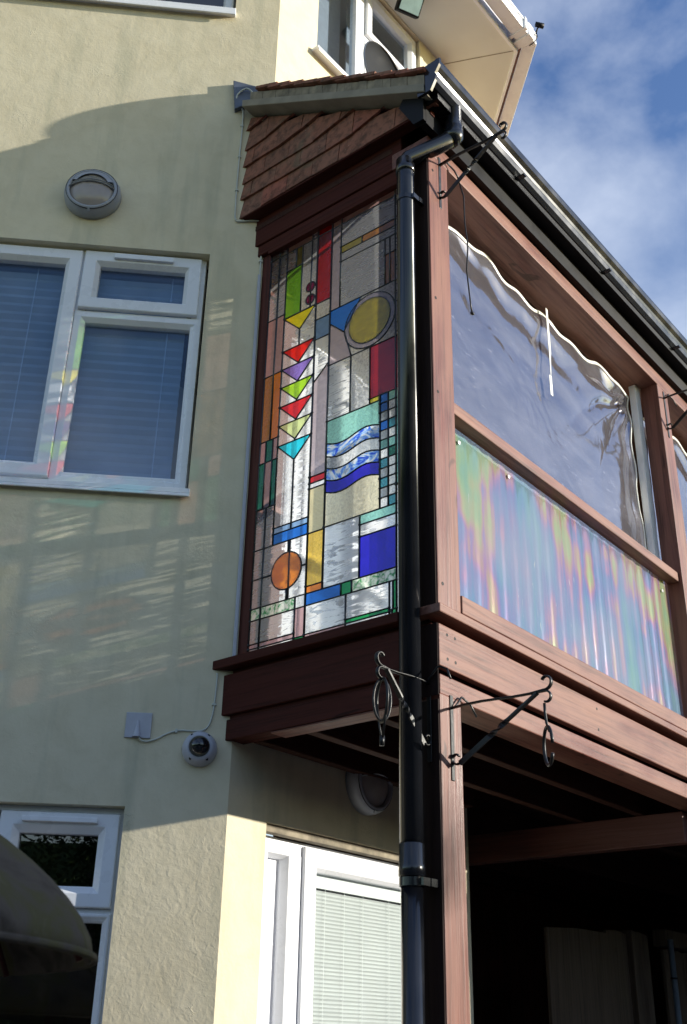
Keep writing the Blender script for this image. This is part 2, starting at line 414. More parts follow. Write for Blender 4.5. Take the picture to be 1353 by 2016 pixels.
# --- middle window on the angled wall
Q = off(PW, -.055)
win = MB().ring(Q, .281, 2.4, 3.84, 5.132, [(0, -.1), (0, .0), (.05, .0), (.05, -.06)])
win.fbox(Q, .852, .917, -.06, -.001, 3.885, 5.085); win.fbox(Q, .327, .851, -.06, -.0015, 4.722, 4.776)
winm = win.build('window', UPVC, house, bevel=.003, label='wide white window with blue grey slatted blinds')
MB().ring(Q, .303, .874, 4.778, 5.122, [(0, -.0), (0, .02), (.004, .024), (.058, .024), (.078, .0), (.078, -.03)]).build('sash', UPVC, winm, bevel=.002)
MB().ring(Q, .281, .884, 3.835, 4.764, [(.0, 0), (.0, .006), (.03, .008), (.052, -.012), (.052, -.04)]).build('glazing_bead', UPVC, winm, bevel=.002)
MB().ring(Q, .886, 2.35, 3.852, 5.118, [(0, -.0), (0, .02), (.004, .024), (.056, .024), (.078, .0), (.078, -.03)]).build('sash', UPVC, winm, bevel=.002)
p = MB(); p.fbox(Q, .37, .81, -.03, -.024, 4.84, 5.06); p.fbox(Q, .325, .84, -.037, -.031, 3.87, 4.72); p.fbox(Q, .95, 2.3, -.03, -.024, 3.92, 5.06)
p.build('pane', PANE, winm)
v = MB(); v.fbox(Q, .44, .73, .024, .042, 5.075, 5.103); v.build('trickle_vent', UPVC, winm, bevel=.003)
b = MB()
def slats(mb, P, u0, u1, z0, z1, d, pitch, wdt, tilt, th=.0018):
    z = z0; c, s = math.cos(tilt), math.sin(tilt)
    while z < z1:
        uu = random.uniform(-.0006, .0006)
        pts = [(-wdt / 2, 0), (0, wdt * .07), (wdt / 2, 0)]
        top = [(d + a * c - h * s, z + a * s + h * c) for a, h in pts]
        for (a1, b1), (a2, b2) in zip(top, top[1:]):
            mb.poly([P(u0, a1, b1 + uu), P(u1, a1, b1), P(u1, a2, b2), P(u0, a2, b2 + uu)])
        z += pitch
slats(b, Q, .36, .85, 3.85, 5.08, -.085, .05, .056, rad(52)); slats(b, Q, .93, 2.3, 3.85, 5.08, -.085, .05, .056, rad(52))
for u in (.44, 1.1): b.fbox(Q, u, u + .003, -.052, -.05, 3.86, 5.05)
b.build('blind', SLATB, winm)
s = MB(); s.fbox(PW, .255, 2.62, -.12, .03, 3.778, 3.803); s.fbox(PW, .255, 2.62, .022, .031, 3.764, 3.7785)
s.build('sill', UPVC, winm, bevel=.003)
# --- lower window
win = MB().ring(Q, .392, 1.7, 1.05, 2.43, [(0, -.1), (0, 0), (.022, .001), (.022, -.06)])
win.fbox(Q, .412, 1.69, -.06, -.001, 2.02, 2.062); wl = win.build('window', UPVC, house, bevel=.003, label='lower white window with trees reflected in dark panes')
MB().ring(Q, .409, .859, 2.062, 2.405, [(0, 0), (0, .02), (.004, .024), (.05, .024), (.077, .0), (.077, -.03)]).build('sash', UPVC, wl, bevel=.002)
MB().ring(Q, .875, 1.4, 2.062, 2.405, [(0, 0), (0, .02), (.004, .024), (.05, .024), (.077, .0), (.077, -.03)]).build('sash', UPVC, wl, bevel=.002)
MB().ring(Q, .405, 1.68, 1.07, 2.045, [(0, 0), (0, .006), (.004, .01), (.012, .01), (.032, -.012), (.032, -.04)]).build('glazing_bead', UPVC, wl, bevel=.002)
MB().fbox(Q, .49, .775, .024, .045, 2.365, 2.385).build('trickle_vent', UPVC, wl, bevel=.003)
p = MB(); p.fbox(Q, .47, .8, -.03, -.024, 2.12, 2.35); p.fbox(Q, .43, 1.66, -.036, -.031, 1.09, 2.02); p.fbox(Q, .94, 1.34, -.03, -.024, 2.12, 2.35); p.build('pane', PANED, wl)
# --- upper window above (only its sill and bottom rail show)
win = MB().ring(Q, .268, 2.5, 6.875, 8.2, FR); wu = win.build('window', UPVC, house, bevel=.003, label='upstairs window on angled wall, only its bottom edge in view')
MB().fbox(Q, .31, 2.45, -.04, -.034, 6.92, 8.15).build('pane', PANED, wu)
s = MB(); s.fbox(PW, .245, 2.55, -.12, .035, 6.835, 6.872); s.fbox(PW, .245, 2.55, .03, .04, 6.815, 6.836); s.build('sill', UPVC, wu, bevel=.003)
# --- door under the balcony
R2 = off(PV, -.06)
X0 = K.x
d = MB().ring(R2, .225, 1.43, .03, 2.385, [(0, -.09), (0, 0), (.055, .0), (.055, -.05)])
d.fbox(R2, .455, .512, -.06, .002, .05, 2.33)
door = d.build('door', UPVC, house, bevel=.003, label='white glazed door and side panel with fine slatted blind')
MB().ring(R2, .513, 1.40, .06, 2.37, [(0, -.01), (0, .014), (.004, .018), (.075, .018), (.092, .0), (.092, -.03)]).build('leaf', UPVC, door, bevel=.003)
MB().ring(R2, .262, .452, .1, 2.35, [(0, 0), (0, .006), (.003, .01), (.03, .01), (.045, -.02), (.045, -.05)]).build('glazing_bead', UPVC, door, bevel=.002)
pl = MB(); pl.fbox(R2, .29, .43, -.05, -.035, .12, 2.32); pl.build('side_panel', UPVC, door)
p = MB(); p.fbox(R2, .60, 1.32, -.026, -.022, .15, 2.285); p.build('pane', pane('door_pane', (.93, .95, .95), .0), door)
b = MB(); slats(b, R2, .635, 1.30, .16, 2.215, -.036, .0155, .017, rad(60)); b.fbox(R2, .61, 1.31, -.045, -.028, 2.222, 2.28)
for u in (.70, .83, .96, 1.15): b.fbox(R2, u, u + .002, -.027, -.026, .2, 2.22)
b.build('blind', SLATW, door)
MB().fbox(R2, .58, 1.34, -.07, -.065, .1, 2.31).build('blind_backing', ROOM, door)
lm = MB(); lm.fbox(PV, .225, 1.438, -.055, -.012, 2.388, 2.419); lm.build('head_trim', MORTAR, door, bevel=.003)
MB().tube([PV(1.33, -.03, 1.0), PV(1.33, .01, 1.0), PV(1.33, .01, 1.02), PV(1.22, .012, 1.02)], .009).build('handle', SCREW, door)
# --- balcony door
d = MB().ring(R2, .085, 1.46, 3.03, 5.0, [(0, -.09), (0, 0), (.06, 0), (.06, -.05)]); d.fbox(R2, .87, .95, -.05, .003, 3.09, 4.94); d.fbox(R2, .365, .421, -.05, .003, 3.09, 4.94); d.fbox(R2, .144, .366, -.04, -.02, 3.09, 4.94)
bd = d.build('door', UPVC, house, bevel=.003, label='white glazed balcony door behind the stained glass')
MB().ring(R2, .422, .868, 3.05, 4.95, [(0, 0), (0, .014), (.07, .014), (.08, 0), (.08, -.03)]).build('leaf', UPVC, bd, bevel=.003)
p = MB(); p.fbox(R2, .49, .80, -.03, -.026, 3.12, 4.88); p.fbox(R2, .94, 1.41, -.03, -.026, 3.1, 4.93); p.build('pane', pane('balcony_door_pane', (.85, .88, .92), .1), bd)
b = MB(); slats(b, R2, .44, 1.42, 3.1, 4.95, -.09, .025, .027, rad(66)); b.build('blind', SLATW, bd)
# --- upper bay window
R3 = off(PV, -.045)
d = MB().ring(R3, .328, 1.40, 6.885, 8.0, [(0, -.09), (0, 0), (.03, 0), (.04, -.012), (.04, -.05)])
d.fbox(R3, .742, .832, -.05, .002, 6.925, 7.96); d.fbox(R3, .833, 1.36, -.05, -.001, 7.50, 7.55)
uw = d.build('window', UPVC, house, bevel=.003, label='sunlit upstairs bay window above the tiled roof')
MB().ring(R3, .834, 1.385, 7.55, 7.985, [(0, 0), (0, .02), (.004, .024), (.05, .024), (.075, .0), (.075, -.03)]).build('sash', UPVC, uw, bevel=.003)
MB().ring(R3, .834, 1.385, 6.92, 7.50, [(0, 0), (0, .006), (.03, .008), (.05, -.012), (.05, -.04)]).build('glazing_bead', UPVC, uw, bevel=.003)
p = MB(); p.fbox(R3, .36, .75, -.03, -.025, 6.92, 7.97); p.fbox(R3, .88, 1.34, -.03, -.025, 7.6, 7.94); p.fbox(R3, .87, 1.35, -.03, -.025, 6.95, 7.47); p.build('pane', PANE, uw)
b = MB(); b.fbox(R3, .36, .76, -.16, -.15, 6.9, 7.98); b.fbox(R3, .83, 1.36, -.16, -.15, 6.9, 7.98); b.build('blind', simple('grey_roller_blind', (.30, .30, .31), .8), uw)
s = MB(); s.fbox(PV, .285, 1.42, -.1, .05, 6.862, 6.884); s.fbox(PV, .285, 1.42, .045, .058, 6.838, 6.863); s.build('sill', UPVC, uw, bevel=.003)
# --- eaves
E0, E1 = Vector((-.21, .42, 0)), Vector((1.98, .42, 0))
def offpoly(o):   # eaves outline offset outward by o from the .6 overhang
    y = .54 - o; k = o * math.sqrt(2)
    a = Vector((.36 - k - y, y, 0)); b = Vector((1.405 + k + y, y, 0))
    return [a + Vector((-4, 4, 0)), a, b, b + Vector((1.6, 1.6, 0))]
def strip(mb, o0, o1, z0, z1):
    A, B = offpoly(o0), offpoly(o1)
    for k in range(3):
        q = [A[k], A[k + 1], B[k + 1], B[k]]
        bot = [mb.bm.verts.new(v + Vector((0, 0, z0))) for v in q]; top = [mb.bm.verts.new(v + Vector((0, 0, z1))) for v in q]
        mb.bm.faces.new(bot); mb.bm.faces.new(top[::-1])
        mb.bm.faces.new((bot[0], bot[1], top[1], top[0])); mb.bm.faces.new((bot[2], bot[3], top[3], top[2]))
        mb.bm.faces.new((bot[1], bot[2], top[2], top[1])); mb.bm.faces.new((bot[3], bot[0], top[0], top[3]))
sm = MB(); strip(sm, -.62, -.012, 8.011, 8.03)
soff = sm.build('soffit', SOFFIT, house, label='cream boarded soffit under the eaves')
sj = MB(); sj.prism([(1.71, 1.02, 8.0095), (1.717, 1.02, 8.0095), (1.932, .555, 8.0095), (1.925, .555, 8.0095)], (0, 0, .0013)); sj.build('soffit_joint', MORTAR, soff)
fm = MB(); strip(fm, -.012, .006, 8.0, 8.16); fm.build('fascia', UPVC, house)
gu = MB()
strip(gu, .035, .125, 8.035, 8.05); strip(gu, .125, .132, 8.032, 8.13); strip(gu, .132, .14, 8.115, 8.135)
gut = gu.build('gutter', UPVC, house, bevel=.004, label='white square gutter along the eaves')
for k in range(5):
    x = .1 + k * .43; MB().box(x, x + .03, .39, .535, 8.028, 8.140).build('gutter_bracket', UPVC, gut, bevel=.003)
MB().box(1.88, 1.95, .397, .535, 8.022, 8.145).build('gutter_joint', UPVC, gut, bevel=.003)
rf = MB()
ro = offpoly(.10)
for k in range(3):
    a, b2 = ro[k], ro[k + 1]
    c = Vector((1.0, 3.4, 0))
    rf.poly([a + Vector((0, 0, 8.15)), b2 + Vector((0, 0, 8.15)), c + Vector((0, 0, 10.2))])
CLAY = None
def clay():
    m, N, L, p = mat('clay_tile')
    gi = N.new('ShaderNodeNewGeometry')
    r = ramp(N, L, gi.outputs['Random Per Island'], [(0, (.20, .085, .05)), (.35, (.29, .11, .065)), (.7, (.24, .11, .07)), (1, (.36, .11, .07))])
    n = obj_noise(N, L, 22, detail=7, rough=.65, dist=.4); nn = ramp(N, L, n.outputs['Fac'], [(.36, (.40, .42, .38)), (.56, (1, 1, 1))])
    c = mixc(N, L, r.outputs[0], nn.outputs[0], 1.0, 'MULTIPLY')
    mo = obj_noise(N, L, 5, detail=6, dist=.8); mm = ramp(N, L, mo.outputs['Fac'], [(.56, g3(0)), (.72, g3(.55))])
    c = mixc(N, L, c, (.13, .125, .075), mm.outputs[0])
    sp_ = obj_noise(N, L, 110, detail=2); s2 = ramp(N, L, sp_.outputs['Fac'], [(.70, g3(0)), (.76, g3(.6))]); c = mixc(N, L, c, (.45, .44, .38), s2.outputs[0])
    L.new(c, p.inputs['Base Color']); p.inputs['Roughness'].default_value = .8
    L.new(bump(N, L, n.outputs['Fac'], .5, .003).outputs[0], p.inputs['Normal'])
    return m
CLAY = clay()
rf.build('roof', CLAY, house)

# ------------------------------------------------------------------ balcony
bal = thing('timber_balcony', 'enclosed red brown timber balcony with lean-to tiled roof on the house front', 'balcony', (0, 0, 0))
XR = 7.2
def b3(name, m, x0, x1, y0, y1, z0, z1, bev=.004, label=None):
    return MB().box(x0, x1, y0, y1, z0, z1).build(name, m, bal, bevel=bev, label=label)
# posts
b3('post', WZ, 0, .147, -.002, .147, 3.0225, 5.197)
b3('post', WZ, .012, .142, .008, .14, 0, 2.712)
b3('post_shade_strip', WDK, -.006, -.0005, .004, .144, 3.032, 5.19, .001, 'near black strip painting the shade on the side of the corner post')  # thin dark strip paints the shade on the post's side face
b3('post_shade_strip', WDK, .006, .0115, .012, .136, 0, 2.69, .001)
b3('beam_end_shade_strip', WDK, -.006, -.0025, .002, .15, 2.70, 2.962, .001)  # same painted shade over the end of the floor beam
for x in (2.36, 4.75, 7.05):
    b3('post', WZ, x, x + .14, 0, .105, 3.032, 5.197)
    b3('post', WZ, x, x + .14, .01, .14, 0, 2.70)
# header beam, side header
b3('header_beam', WX, 0, XR, 0, .20, 5.197, 5.288)
b3('side_header', WDY, .002, .10, .148, 1.06, 5.20, 5.40)
b3('side_header', WDY, .012, .075, .148, 1.045, 5.137, 5.1995)
b3('side_stile', WDZ, .034, .085, .973, 1.035, 3.03, 5.137)
b3('back_post', WZ, .10, .17, .93, 1.02, 3.03, 5.2)
# floor edge boards (front)
b3('ledge', WX, -.035, XR, -.032, .15, 2.988, 3.022)
b3('sill', WX, .147, XR, -.008, .16, 3.040, 3.112)
b3('sill_packer', WY, .10, XR, .014, .15, 3.0225, 3.0395)
b3('fascia_board', WX, .0, XR, -.002, .03, 2.806, 2.962)
b3('fascia_board', WX, .014, XR, .008, .15, 2.709, 2.782)
MB().box(.01, XR, .048, .13, 2.783, 2.987).build('rim_joist', WDK, bal)  # near black so the recessed gaps between boards are painted as shade
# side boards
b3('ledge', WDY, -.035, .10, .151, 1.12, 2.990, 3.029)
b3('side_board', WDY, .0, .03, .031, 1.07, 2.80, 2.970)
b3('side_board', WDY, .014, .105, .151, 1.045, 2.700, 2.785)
b3('bounce_light_strip', WY, .016, .103, .151, .80, 2.692, 2.699)  # pale strip stands in for bounced light on the board's underside
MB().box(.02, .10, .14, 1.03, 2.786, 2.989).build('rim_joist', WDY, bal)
# floor, joists, ceiling
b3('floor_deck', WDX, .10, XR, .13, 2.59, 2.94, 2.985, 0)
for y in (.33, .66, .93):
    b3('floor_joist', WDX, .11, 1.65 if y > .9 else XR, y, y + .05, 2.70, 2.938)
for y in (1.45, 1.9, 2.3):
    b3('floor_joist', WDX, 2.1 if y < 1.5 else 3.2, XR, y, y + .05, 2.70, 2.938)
b3('cross_beam', wood('red_brown_beam', 1, (.12, .045, .035), (.07, .025, .02), (.16, .08, .07)), 2.29, 2.37, .131, 1.55, 2.55, 2.699)
b3('ceiling_board', WDX, .0, XR, .20, 2.59, 5.30, 5.33, 0)
# screw heads on the front boards and posts
for x in (.05, .10, 1.18, 2.40, 2.46, 3.6):
    for z in (2.84, 2.93): MB().lathe((x, -.002, z), (0, -1, 0), [(.006, -.001), (.006, .0008), (.0005, .0012)], 12).build('screw', FASC, bal)
for z in (3.12, 3.94, 4.4, 5.1): MB().lathe((.03, -.002, z), (0, -1, 0), [(.007, -.001), (.007, .001), (.0005, .0014)], 12).build('screw', FASC, bal)
# rails
for a, b2 in ((.148, 2.359), (2.501, 4.749), (4.891, 7.049)):
    b3('rail', WX, a, b2, .02, .085, 3.92, 3.975)
b3('white_batten', WHITESTRIP, 2.29, 2.355, .108, .15, 3.976, 5.196, label='white vertical batten beside the middle post')
b3('end_wall', WDZ, XR - .05, XR, .2, 2.59, 0, 5.3, 0)
# fascia + gutter
b3('fascia', FASC, -.06, XR, -.035, -.001, 5.292, 5.56, 0)
b3('eaves_soffit', FASC, -.06, XR, -.10, -.036, 5.395, 5.43, 0)
prof = [(-.036, 5.545), (-.036, 5.435), (-.07, 5.428), (-.105, 5.435), (-.122, 5.452), (-.128, 5.475), (-.122, 5.49), (-.128, 5.505), (-.143, 5.525), (-.147, 5.548), (-.147, 5.562), (-.138, 5.562), (-.136, 5.53), (-.118, 5.505), (-.112, 5.47), (-.10, 5.447), (-.045, 5.445), (-.045, 5.545)]
gm = MB().prism([(-.105, y, z) for y, z in prof], (XR + .1, 0, 0))
gutb = gm.build('gutter', BLACKP, bal, bevel=.002, label='glossy black moulded gutter')
MB().prism([(-.118, y, z) for y, z in [(-.03, 5.56), (-.03, 5.40), (-.10, 5.40), (-.127, 5.45), (-.133, 5.475), (-.127, 5.49), (-.15, 5.53), (-.152, 5.565)]], (.014, 0, 0)).build('end_cap', BLACKP, gutb)
for x in (.6, 1.5, 2.4, 3.3):
    MB().box(x, x + .025, -.1495, -.034, 5.424, 5.43).build('gutter_bracket', BLACKP, gutb)
MB().prism([(-.08, -.034, 5.30), (-.08, -.034, 5.56), (-.08, .02, 5.60), (-.08, .10, 5.45), (-.08, .02, 5.30)], (.025, 0, 0)).build('gutter_end_board', FASC, bal)
# tiled roof: slope z = 5.585 + .585 y (top of battens)
SL = .585; ang = math.atan(SL)
rr = MB(); gauge = .103
for r in range(11):
    yb = -.075 + r * gauge * math.cos(ang) * 1.03
    wid = .166; x = -.14 - (wid / 2 if r % 2 else 0)
    while x < XR:
        x0 = max(x, -.14 + random.uniform(-.006, .006)); x1 = x + wid - .004
        if x1 - x0 > .02:
            zb = 5.565 + SL * yb + random.uniform(-.002, .003); ln = .17
            T = Matrix.Translation((0, yb, zb)) @ Matrix.Rotation(ang - .085 + random.uniform(-.01, .01), 4, 'X')
            rr.box(x0, x1, 0, ln, .004, .019, T)
        x += wid
roof = rr.build('roof_tiles', CLAY, bal, label='overlapping clay tiles of the lean-to roof')
MB().prism([(-.05, -.03, 5.54), (-.05, 1.02, 5.54 + SL * 1.05), (-.05, 1.02, 5.52 + SL * 1.05 - .03), (-.05, -.03, 5.50)], (XR + .05, 0, 0)).build('roof_deck', FASC, bal)
MB().prism([(1.7, 1.02, 6.13), (1.7, 2.59, 6.13 + SL * 1.57), (1.7, 2.59, 6.10 + SL * 1.57), (1.7, 1.02, 6.10)], (XR - 1.7, 0, 0)).build('roof_slope', CLAY, bal)
# verge mortar strip and undercloak
vm = MB(); nseg = 24
for k in range(nseg):
    y0 = -.07 + k * 1.115 / nseg; y1 = -.07 + (k + 1) * 1.115 / nseg
    ye0 = y0; j = random.uniform(-.002, .002)
    vm.prism([(-.121 + j, y0, 5.452 + SL * y0), (-.121 + j, y1 - .001, 5.452 + SL * y1), (-.121 + j, y1 - .001, 5.548 + SL * y1), (-.121 + j, y0, 5.548 + SL * y0)], (.11, 0, 0))
vm.build('verge_mortar', MORTAR, bal)
MB().prism([(-.126, -.07, 5.405), (-.126, 1.10, 5.405 + SL * 1.17), (-.126, 1.10, 5.452 + SL * 1.17 ), (-.126, -.07, 5.452 - .0)], (.11, 0, 0)).build('undercloak', simple('fibre_cement_undercloak', (.27, .24, .19), .85, nscale=9, amt=.2, bmp=.2), bal, bevel=.003)
# hung tiles on the gable cheek
hm = MB()
rows = [5.375, 5.49, 5.605, 5.72, 5.835, 5.95]
def zrow(z0, y):
    if z0 < 5.45: return z0
    yv = (z0 - 5.45) / SL
    return z0 + .23 * max(0, yv + .36 - y)
def toplim(y): return 5.43 + SL * y
for ri, z0 in enumerate(rows):
    y = 1.135 - (.083 if ri % 2 else 0)
    y = 1.135; first = True
    while y > -.1:
        wdt = .083 if (first and ri % 2) else .166
        first = False
        a, b2 = y - wdt + .003, y; y -= wdt
        jz = random.uniform(-.004, .004); jx = random.uniform(-.002, .002)
        zl, zr = zrow(z0, b2) + jz, zrow(z0, a) + jz
        tl, tr = min(zl + .165, toplim(b2)), min(zr + .165, toplim(a))
        if tl - zl < .01 and tr - zr < .01: continue
        if tl < zl: tl = zl + .001
        if tr < zr:      # clip at verge
            # find y where row meets the verge
            t = (toplim(b2) - zl) / ((toplim(b2) - zl) - (toplim(a) - zr)); a2 = b2 + (a - b2) * t
            a = a2; zr = zl + (zr - zl) * t; tr = zr + .001
        f, bk = -.062 + jx, -.046 + jx
        pts = [(f, b2, zl), (f, a, zr), (f + .017, a, tr), (f + .017, b2, tl)]
        hm.prism(pts, (.013, 0, 0))
hm.build('hung_tiles', CLAY, bal, bevel=.002, label='clay tiles hung on the triangular gable cheek')
MB().prism([(-.030, -.04, 5.37), (-.030, 1.09, 5.37), (-.030, 1.09, 6.05), (-.030, -.04, 5.42)], (.03, 0, 0)).build('cheek_board', WDY, bal)
MB().box(-.058, .0, -.03, 1.10, 5.366, 5.3745).build('batten', WDY, bal)
# corner flashing block on the angled wall
MB().prism([PW(.225, .03, 6.31), PW(.205, .03, 6.10), PW(.05, .03, 6.20), PW(.05, .03, 6.27)], PW.n * -.03).build('flashing', SLATE, bal, bevel=.003)

# ------------------------------------------------------------------ stained glass panel
sg = thing('stained_glass_panel', 'tall leaded stained glass panel with coloured flags, suns and blue waves', 'stained glass', (.04, .56, 3.01))
XG = .042
Lc, a_, b_, c_, d_, e_, f_, g_, h_, i_, R_ = .972, .915, .865, .765, .669, .581, .525, .294, .252, .213, .15
ZB, ZT = 3.012, 5.137
pieces = []
def R(col, y0, y1, z0, z1, nm='rectangular_pane'): pieces.append((col, [(y0, z0), (y1, z0), (y1, z1), (y0, z1)], 0, nm))
def PL(col, pts, layer=0, nm='shaped_pane'): pieces.append((col, pts, layer, nm))
def circ(y, z, r, n=40): return [(y + r * math.cos(2 * math.pi * k / n), z + r * math.sin(2 * math.pi * k / n)) for k in range(n)]
# left strips
R('clear', a_, Lc, 4.72, 5.085); R('clear', b_, a_, 4.72, 5.085); R('pink', a_, Lc, 4.40, 4.72); R('pink', b_, a_, 4.40, 4.72)
R('amber', a_, Lc, 4.05, 4.40); R('orange', b_, a_, 4.05, 4.40)
R('pink', .937, Lc, 3.94, 4.05); R('dgreen', .895, .937, 3.94, 4.05); R('pink', b_, .895, 3.94, 4.05)
R('dgreen', .937, Lc, 3.71, 3.94); R('pink', .895, .937, 3.71, 3.94); R('dgreen', b_, .895, 3.71, 3.94)
R('clear', a_, Lc, 3.515, 3.71); R('clear', b_, a_, 3.515, 3.71)
R('clear', a_, Lc, 3.379, 3.515); R('clear', a_, Lc, 3.247, 3.379); R('mottle', a_, Lc, 3.195, 3.247)
for y0, y1 in ((a_, Lc), (.724, a_)):
    R('clear', y0, y1, 3.091, 3.195); R('pink', y0, y1, 3.071, 3.091); R('clear', y0, y1, 3.05, 3.071); R('pink', y0, y1, 3.03, 3.05); R('plainclear', y0, y1, ZB, 3.03)
# top ghosts
R('clear', b_, Lc, 5.085, ZT); R('pink', .705, b_, 5.085, ZT); R('dred', e_, d_, 5.085, ZT); R('clear', d_, .705, 5.085, ZT); R('pink', f_, e_, 5.085, ZT); R('pink', i_, f_, 5.085, ZT)
R('clear', .805, b_, 4.97, 5.085); R('olive', c_, .805, 4.97, 5.085); R('green', c_, b_, 4.69, 4.97, 'green_pane')
R('plainclear', .705, c_, 4.69, 5.085); R('plainclear', d_, .705, 4.69, 5.085)
PL('maroon', circ(.706, 4.807, .027, 20), 1, 'round_pane'); PL('maroon', circ(.706, 4.735, .027, 20), 1, 'round_pane')
R('dred', e_, d_, 4.685, 5.085, 'red_pane'); R('lilac', f_, e_, 4.605, 5.085)
R('clear', i_, f_, 4.95, 5.085); R('olive', .40, f_, 4.91, 4.95); R('amber', i_, .40, 4.91, 4.95); R('clear', i_, f_, 4.862, 4.91)
R('clear', .27, f_, 4.605, 4.862); R('amber', .243, .27, 4.605, 4.77); R('amber', i_, .243, 4.605, 4.77); R('plainclear', .243, .27, 4.77, 4.862); R('plainclear', i_, .243, 4.77, 4.862)
# flags
tops = [(4.688, 'yellow'), (4.502, 'red'), (4.402, 'purple'), (4.303, 'lime'), (4.20, 'red'), (4.10, 'paley'), (3.996, 'cyan')]
for k, (t, cn) in enumerate(tops):
    PL(cn, [(b_, t), (d_, t), (c_, t - .096)], 0, 'triangular_pane')
    nx = tops[k + 1][0] if k < 6 else 3.594
    PL('plainclear' if k else 'clear', [(b_, t), (c_, t - .096), (c_, nx), (b_, nx)]); PL('clear', [(c_, t - .096), (d_, t), (d_, nx), (c_, nx)])
R('lblue', c_, b_, 3.565, 3.594); R('lblue', d_, c_, 3.565, 3.594); R('blue', d_, b_, 3.515, 3.565, 'blue_pane')
R('clear', c_, a_, 3.247, 3.515); R('clear', d_, c_, 3.247, 3.515)
PL('orange', circ(.780, 3.378, .083), 1, 'orange_round_pane')
# centre column
R('plainclear', e_, d_, 4.595, 4.685); R('gblue', e_, d_, 4.484, 4.595); PL('clear', [(d_, 4.484), (e_, 4.484), (e_, 4.333), (d_, 4.254)])
PL('lilac', [(d_, 4.254), (e_, 4.333), (e_, 3.779), (d_, 3.779)]); R('red', e_, d_, 3.747, 3.779, 'red_pane'); R('plainclear', e_, d_, 3.722, 3.747)
R('cream', e_, d_, 3.514, 3.722); R('gold', e_, d_, 3.278, 3.514, 'gold_pane'); R('orange', e_, d_, 3.247, 3.278)
# right field
PL('blue', [(e_, 4.605), (.40, 4.605), (.496, 4.456), (e_, 4.536)], 0, 'blue_pane')
PL('lilac', [(e_, 4.536), (.496, 4.456), (.453, 4.31), (e_, 4.31)]); PL('plainclear', [(.496, 4.456), (.40, 4.605), (i_, 4.605), (i_, 4.31), (.453, 4.31)])
PL('lilac', circ(.353, 4.455, .139), 1, 'sun_ring_pane'); PL('yellow', circ(.353, 4.455, .113), 2, 'sun_pane')
R('dred', i_, .349, 4.046, 4.31, 'red_pane'); R('clear', .455, e_, 4.022, 4.31); R('plainclear', .349, .455, 4.022, 4.31); R('yellow', g_, .349, 4.022, 4.046)
wv = [(e_, 0), (.55, -.012), (.52, -.019), (.49, -.0195), (.464, -.016), (.44, -.009), (.415, -.001), (.39, .005), (.365, .007), (.34, .004), (.315, -.003), (g_, -.010)]
def band(col, z0, z1, nm):
    lo = [(y, z0 + q) for y, q in wv] if z0 > 3.53 else [(e_, 3.518), (g_, 3.518)]
    hi = [(y, z1 + q) for y, q in wv] if z1 < 4.0 else [(e_, 4.022), (g_, 4.022)]
    PL(col, lo + hi[::-1], 0, nm)
band('teal', 3.913, 4.022, 'aqua_pane'); band('swirl', 3.850, 3.913, 'wave_pane'); band('plainclear', 3.793, 3.850, 'wave_pane'); band('swirl', 3.737, 3.793, 'wave_pane')
band('dblue', 3.680, 3.737, 'wave_pane'); band('creamh', 3.518, 3.680, 'champagne_pane')
cols = {0: 'blue blue plainclear blue plainclear teal plainclear tealb plainclear tealb plainclear plainclear plainclear'.split(), 1: 'teal plainclear plainclear tealb plainclear teal dgreen plainclear plainclear plainclear plainclear tealb plainclear'.split()}
cells = {}
zs_ = [3.518 + k * (4.046 - 3.518) / 12 for k in range(13)]
# the little squares: one pane object per colour and column run, pattern of identical small squares
for ci, (y0, y1) in enumerate(((h_, g_), (i_, h_))):
    for k in range(12): R(cols[ci][11 - k], y0, y1, zs_[k], zs_[k + 1], 'small_square_pane')
R('teal', i_, .394, 3.475, 3.518); R('clear', i_, .394, 3.422, 3.475); R('dblue', i_, .394, 3.247, 3.422, 'deep_blue_pane'); R('clear', .394, e_, 3.247, 3.518)
# bottom bands
R('mottle', .724, a_, 3.195, 3.247); R('plainclear', d_, .724, 3.195, 3.247); R('blue', .484, d_, 3.195, 3.247, 'blue_pane'); R('egreen', .43, .484, 3.195, 3.247); R('mottle', i_, .43, 3.195, 3.247)
R('pink', d_, .724, 3.07, 3.195); R('egreen', d_, .724, 3.05, 3.07); R('plainclear', d_, .724, ZB, 3.05)
R('clear', .459, d_, 3.073, 3.195); R('pink', .459, d_, 3.053, 3.073); R('mottle', .459, d_, ZB, 3.053)
R('clear', .247, .459, 3.089, 3.195); R('egreen', .247, .459, 3.073, 3.089); R('plainclear', .247, .459, 3.05, 3.073); R('egreen', .247, .459, 3.03, 3.05); R('mottle', .247, .459, ZB, 3.03)
R('plainclear', .23, .247, 3.08, 3.195); R('egreen', i_, .23, 3.08, 3.195); R('egreen', i_, .235, ZB, 3.08); R('mottle', .235, .247, ZB, 3.08)
R('clear', R_, i_, ZB, 3.6); R('teal', R_, i_, 3.6, 4.046); R('dred', R_, i_, 4.046, 4.31); R('clear', R_, i_, 4.31, ZT)
lh, lv, oth = {}, {}, {}
simplec = {}
for (cn, pts, layer, nm) in pieces:
    n = len(pts)
    for k in range(n):
        p, q = pts[k], pts[(k + 1) % n]
        if layer: oth[(p, q)] = 1
        elif abs(p[1] - q[1]) < 1e-6: lh.setdefault(round(p[1], 3), []).append(tuple(sorted((p[0], q[0]))))
        elif abs(p[0] - q[0]) < 1e-6: lv.setdefault(round(p[0], 3), []).append(tuple(sorted((p[1], q[1]))))
        else: oth[tuple(sorted((p, q)))] = 1
    if cn in ('clear', 'plainclear'): simplec.setdefault(cn, []).append(pts); continue
    mb = MB(); mb.poly([(XG - layer * .0025, y, z) for y, z in pts])
    mb.build(nm, GL[cn], sg)
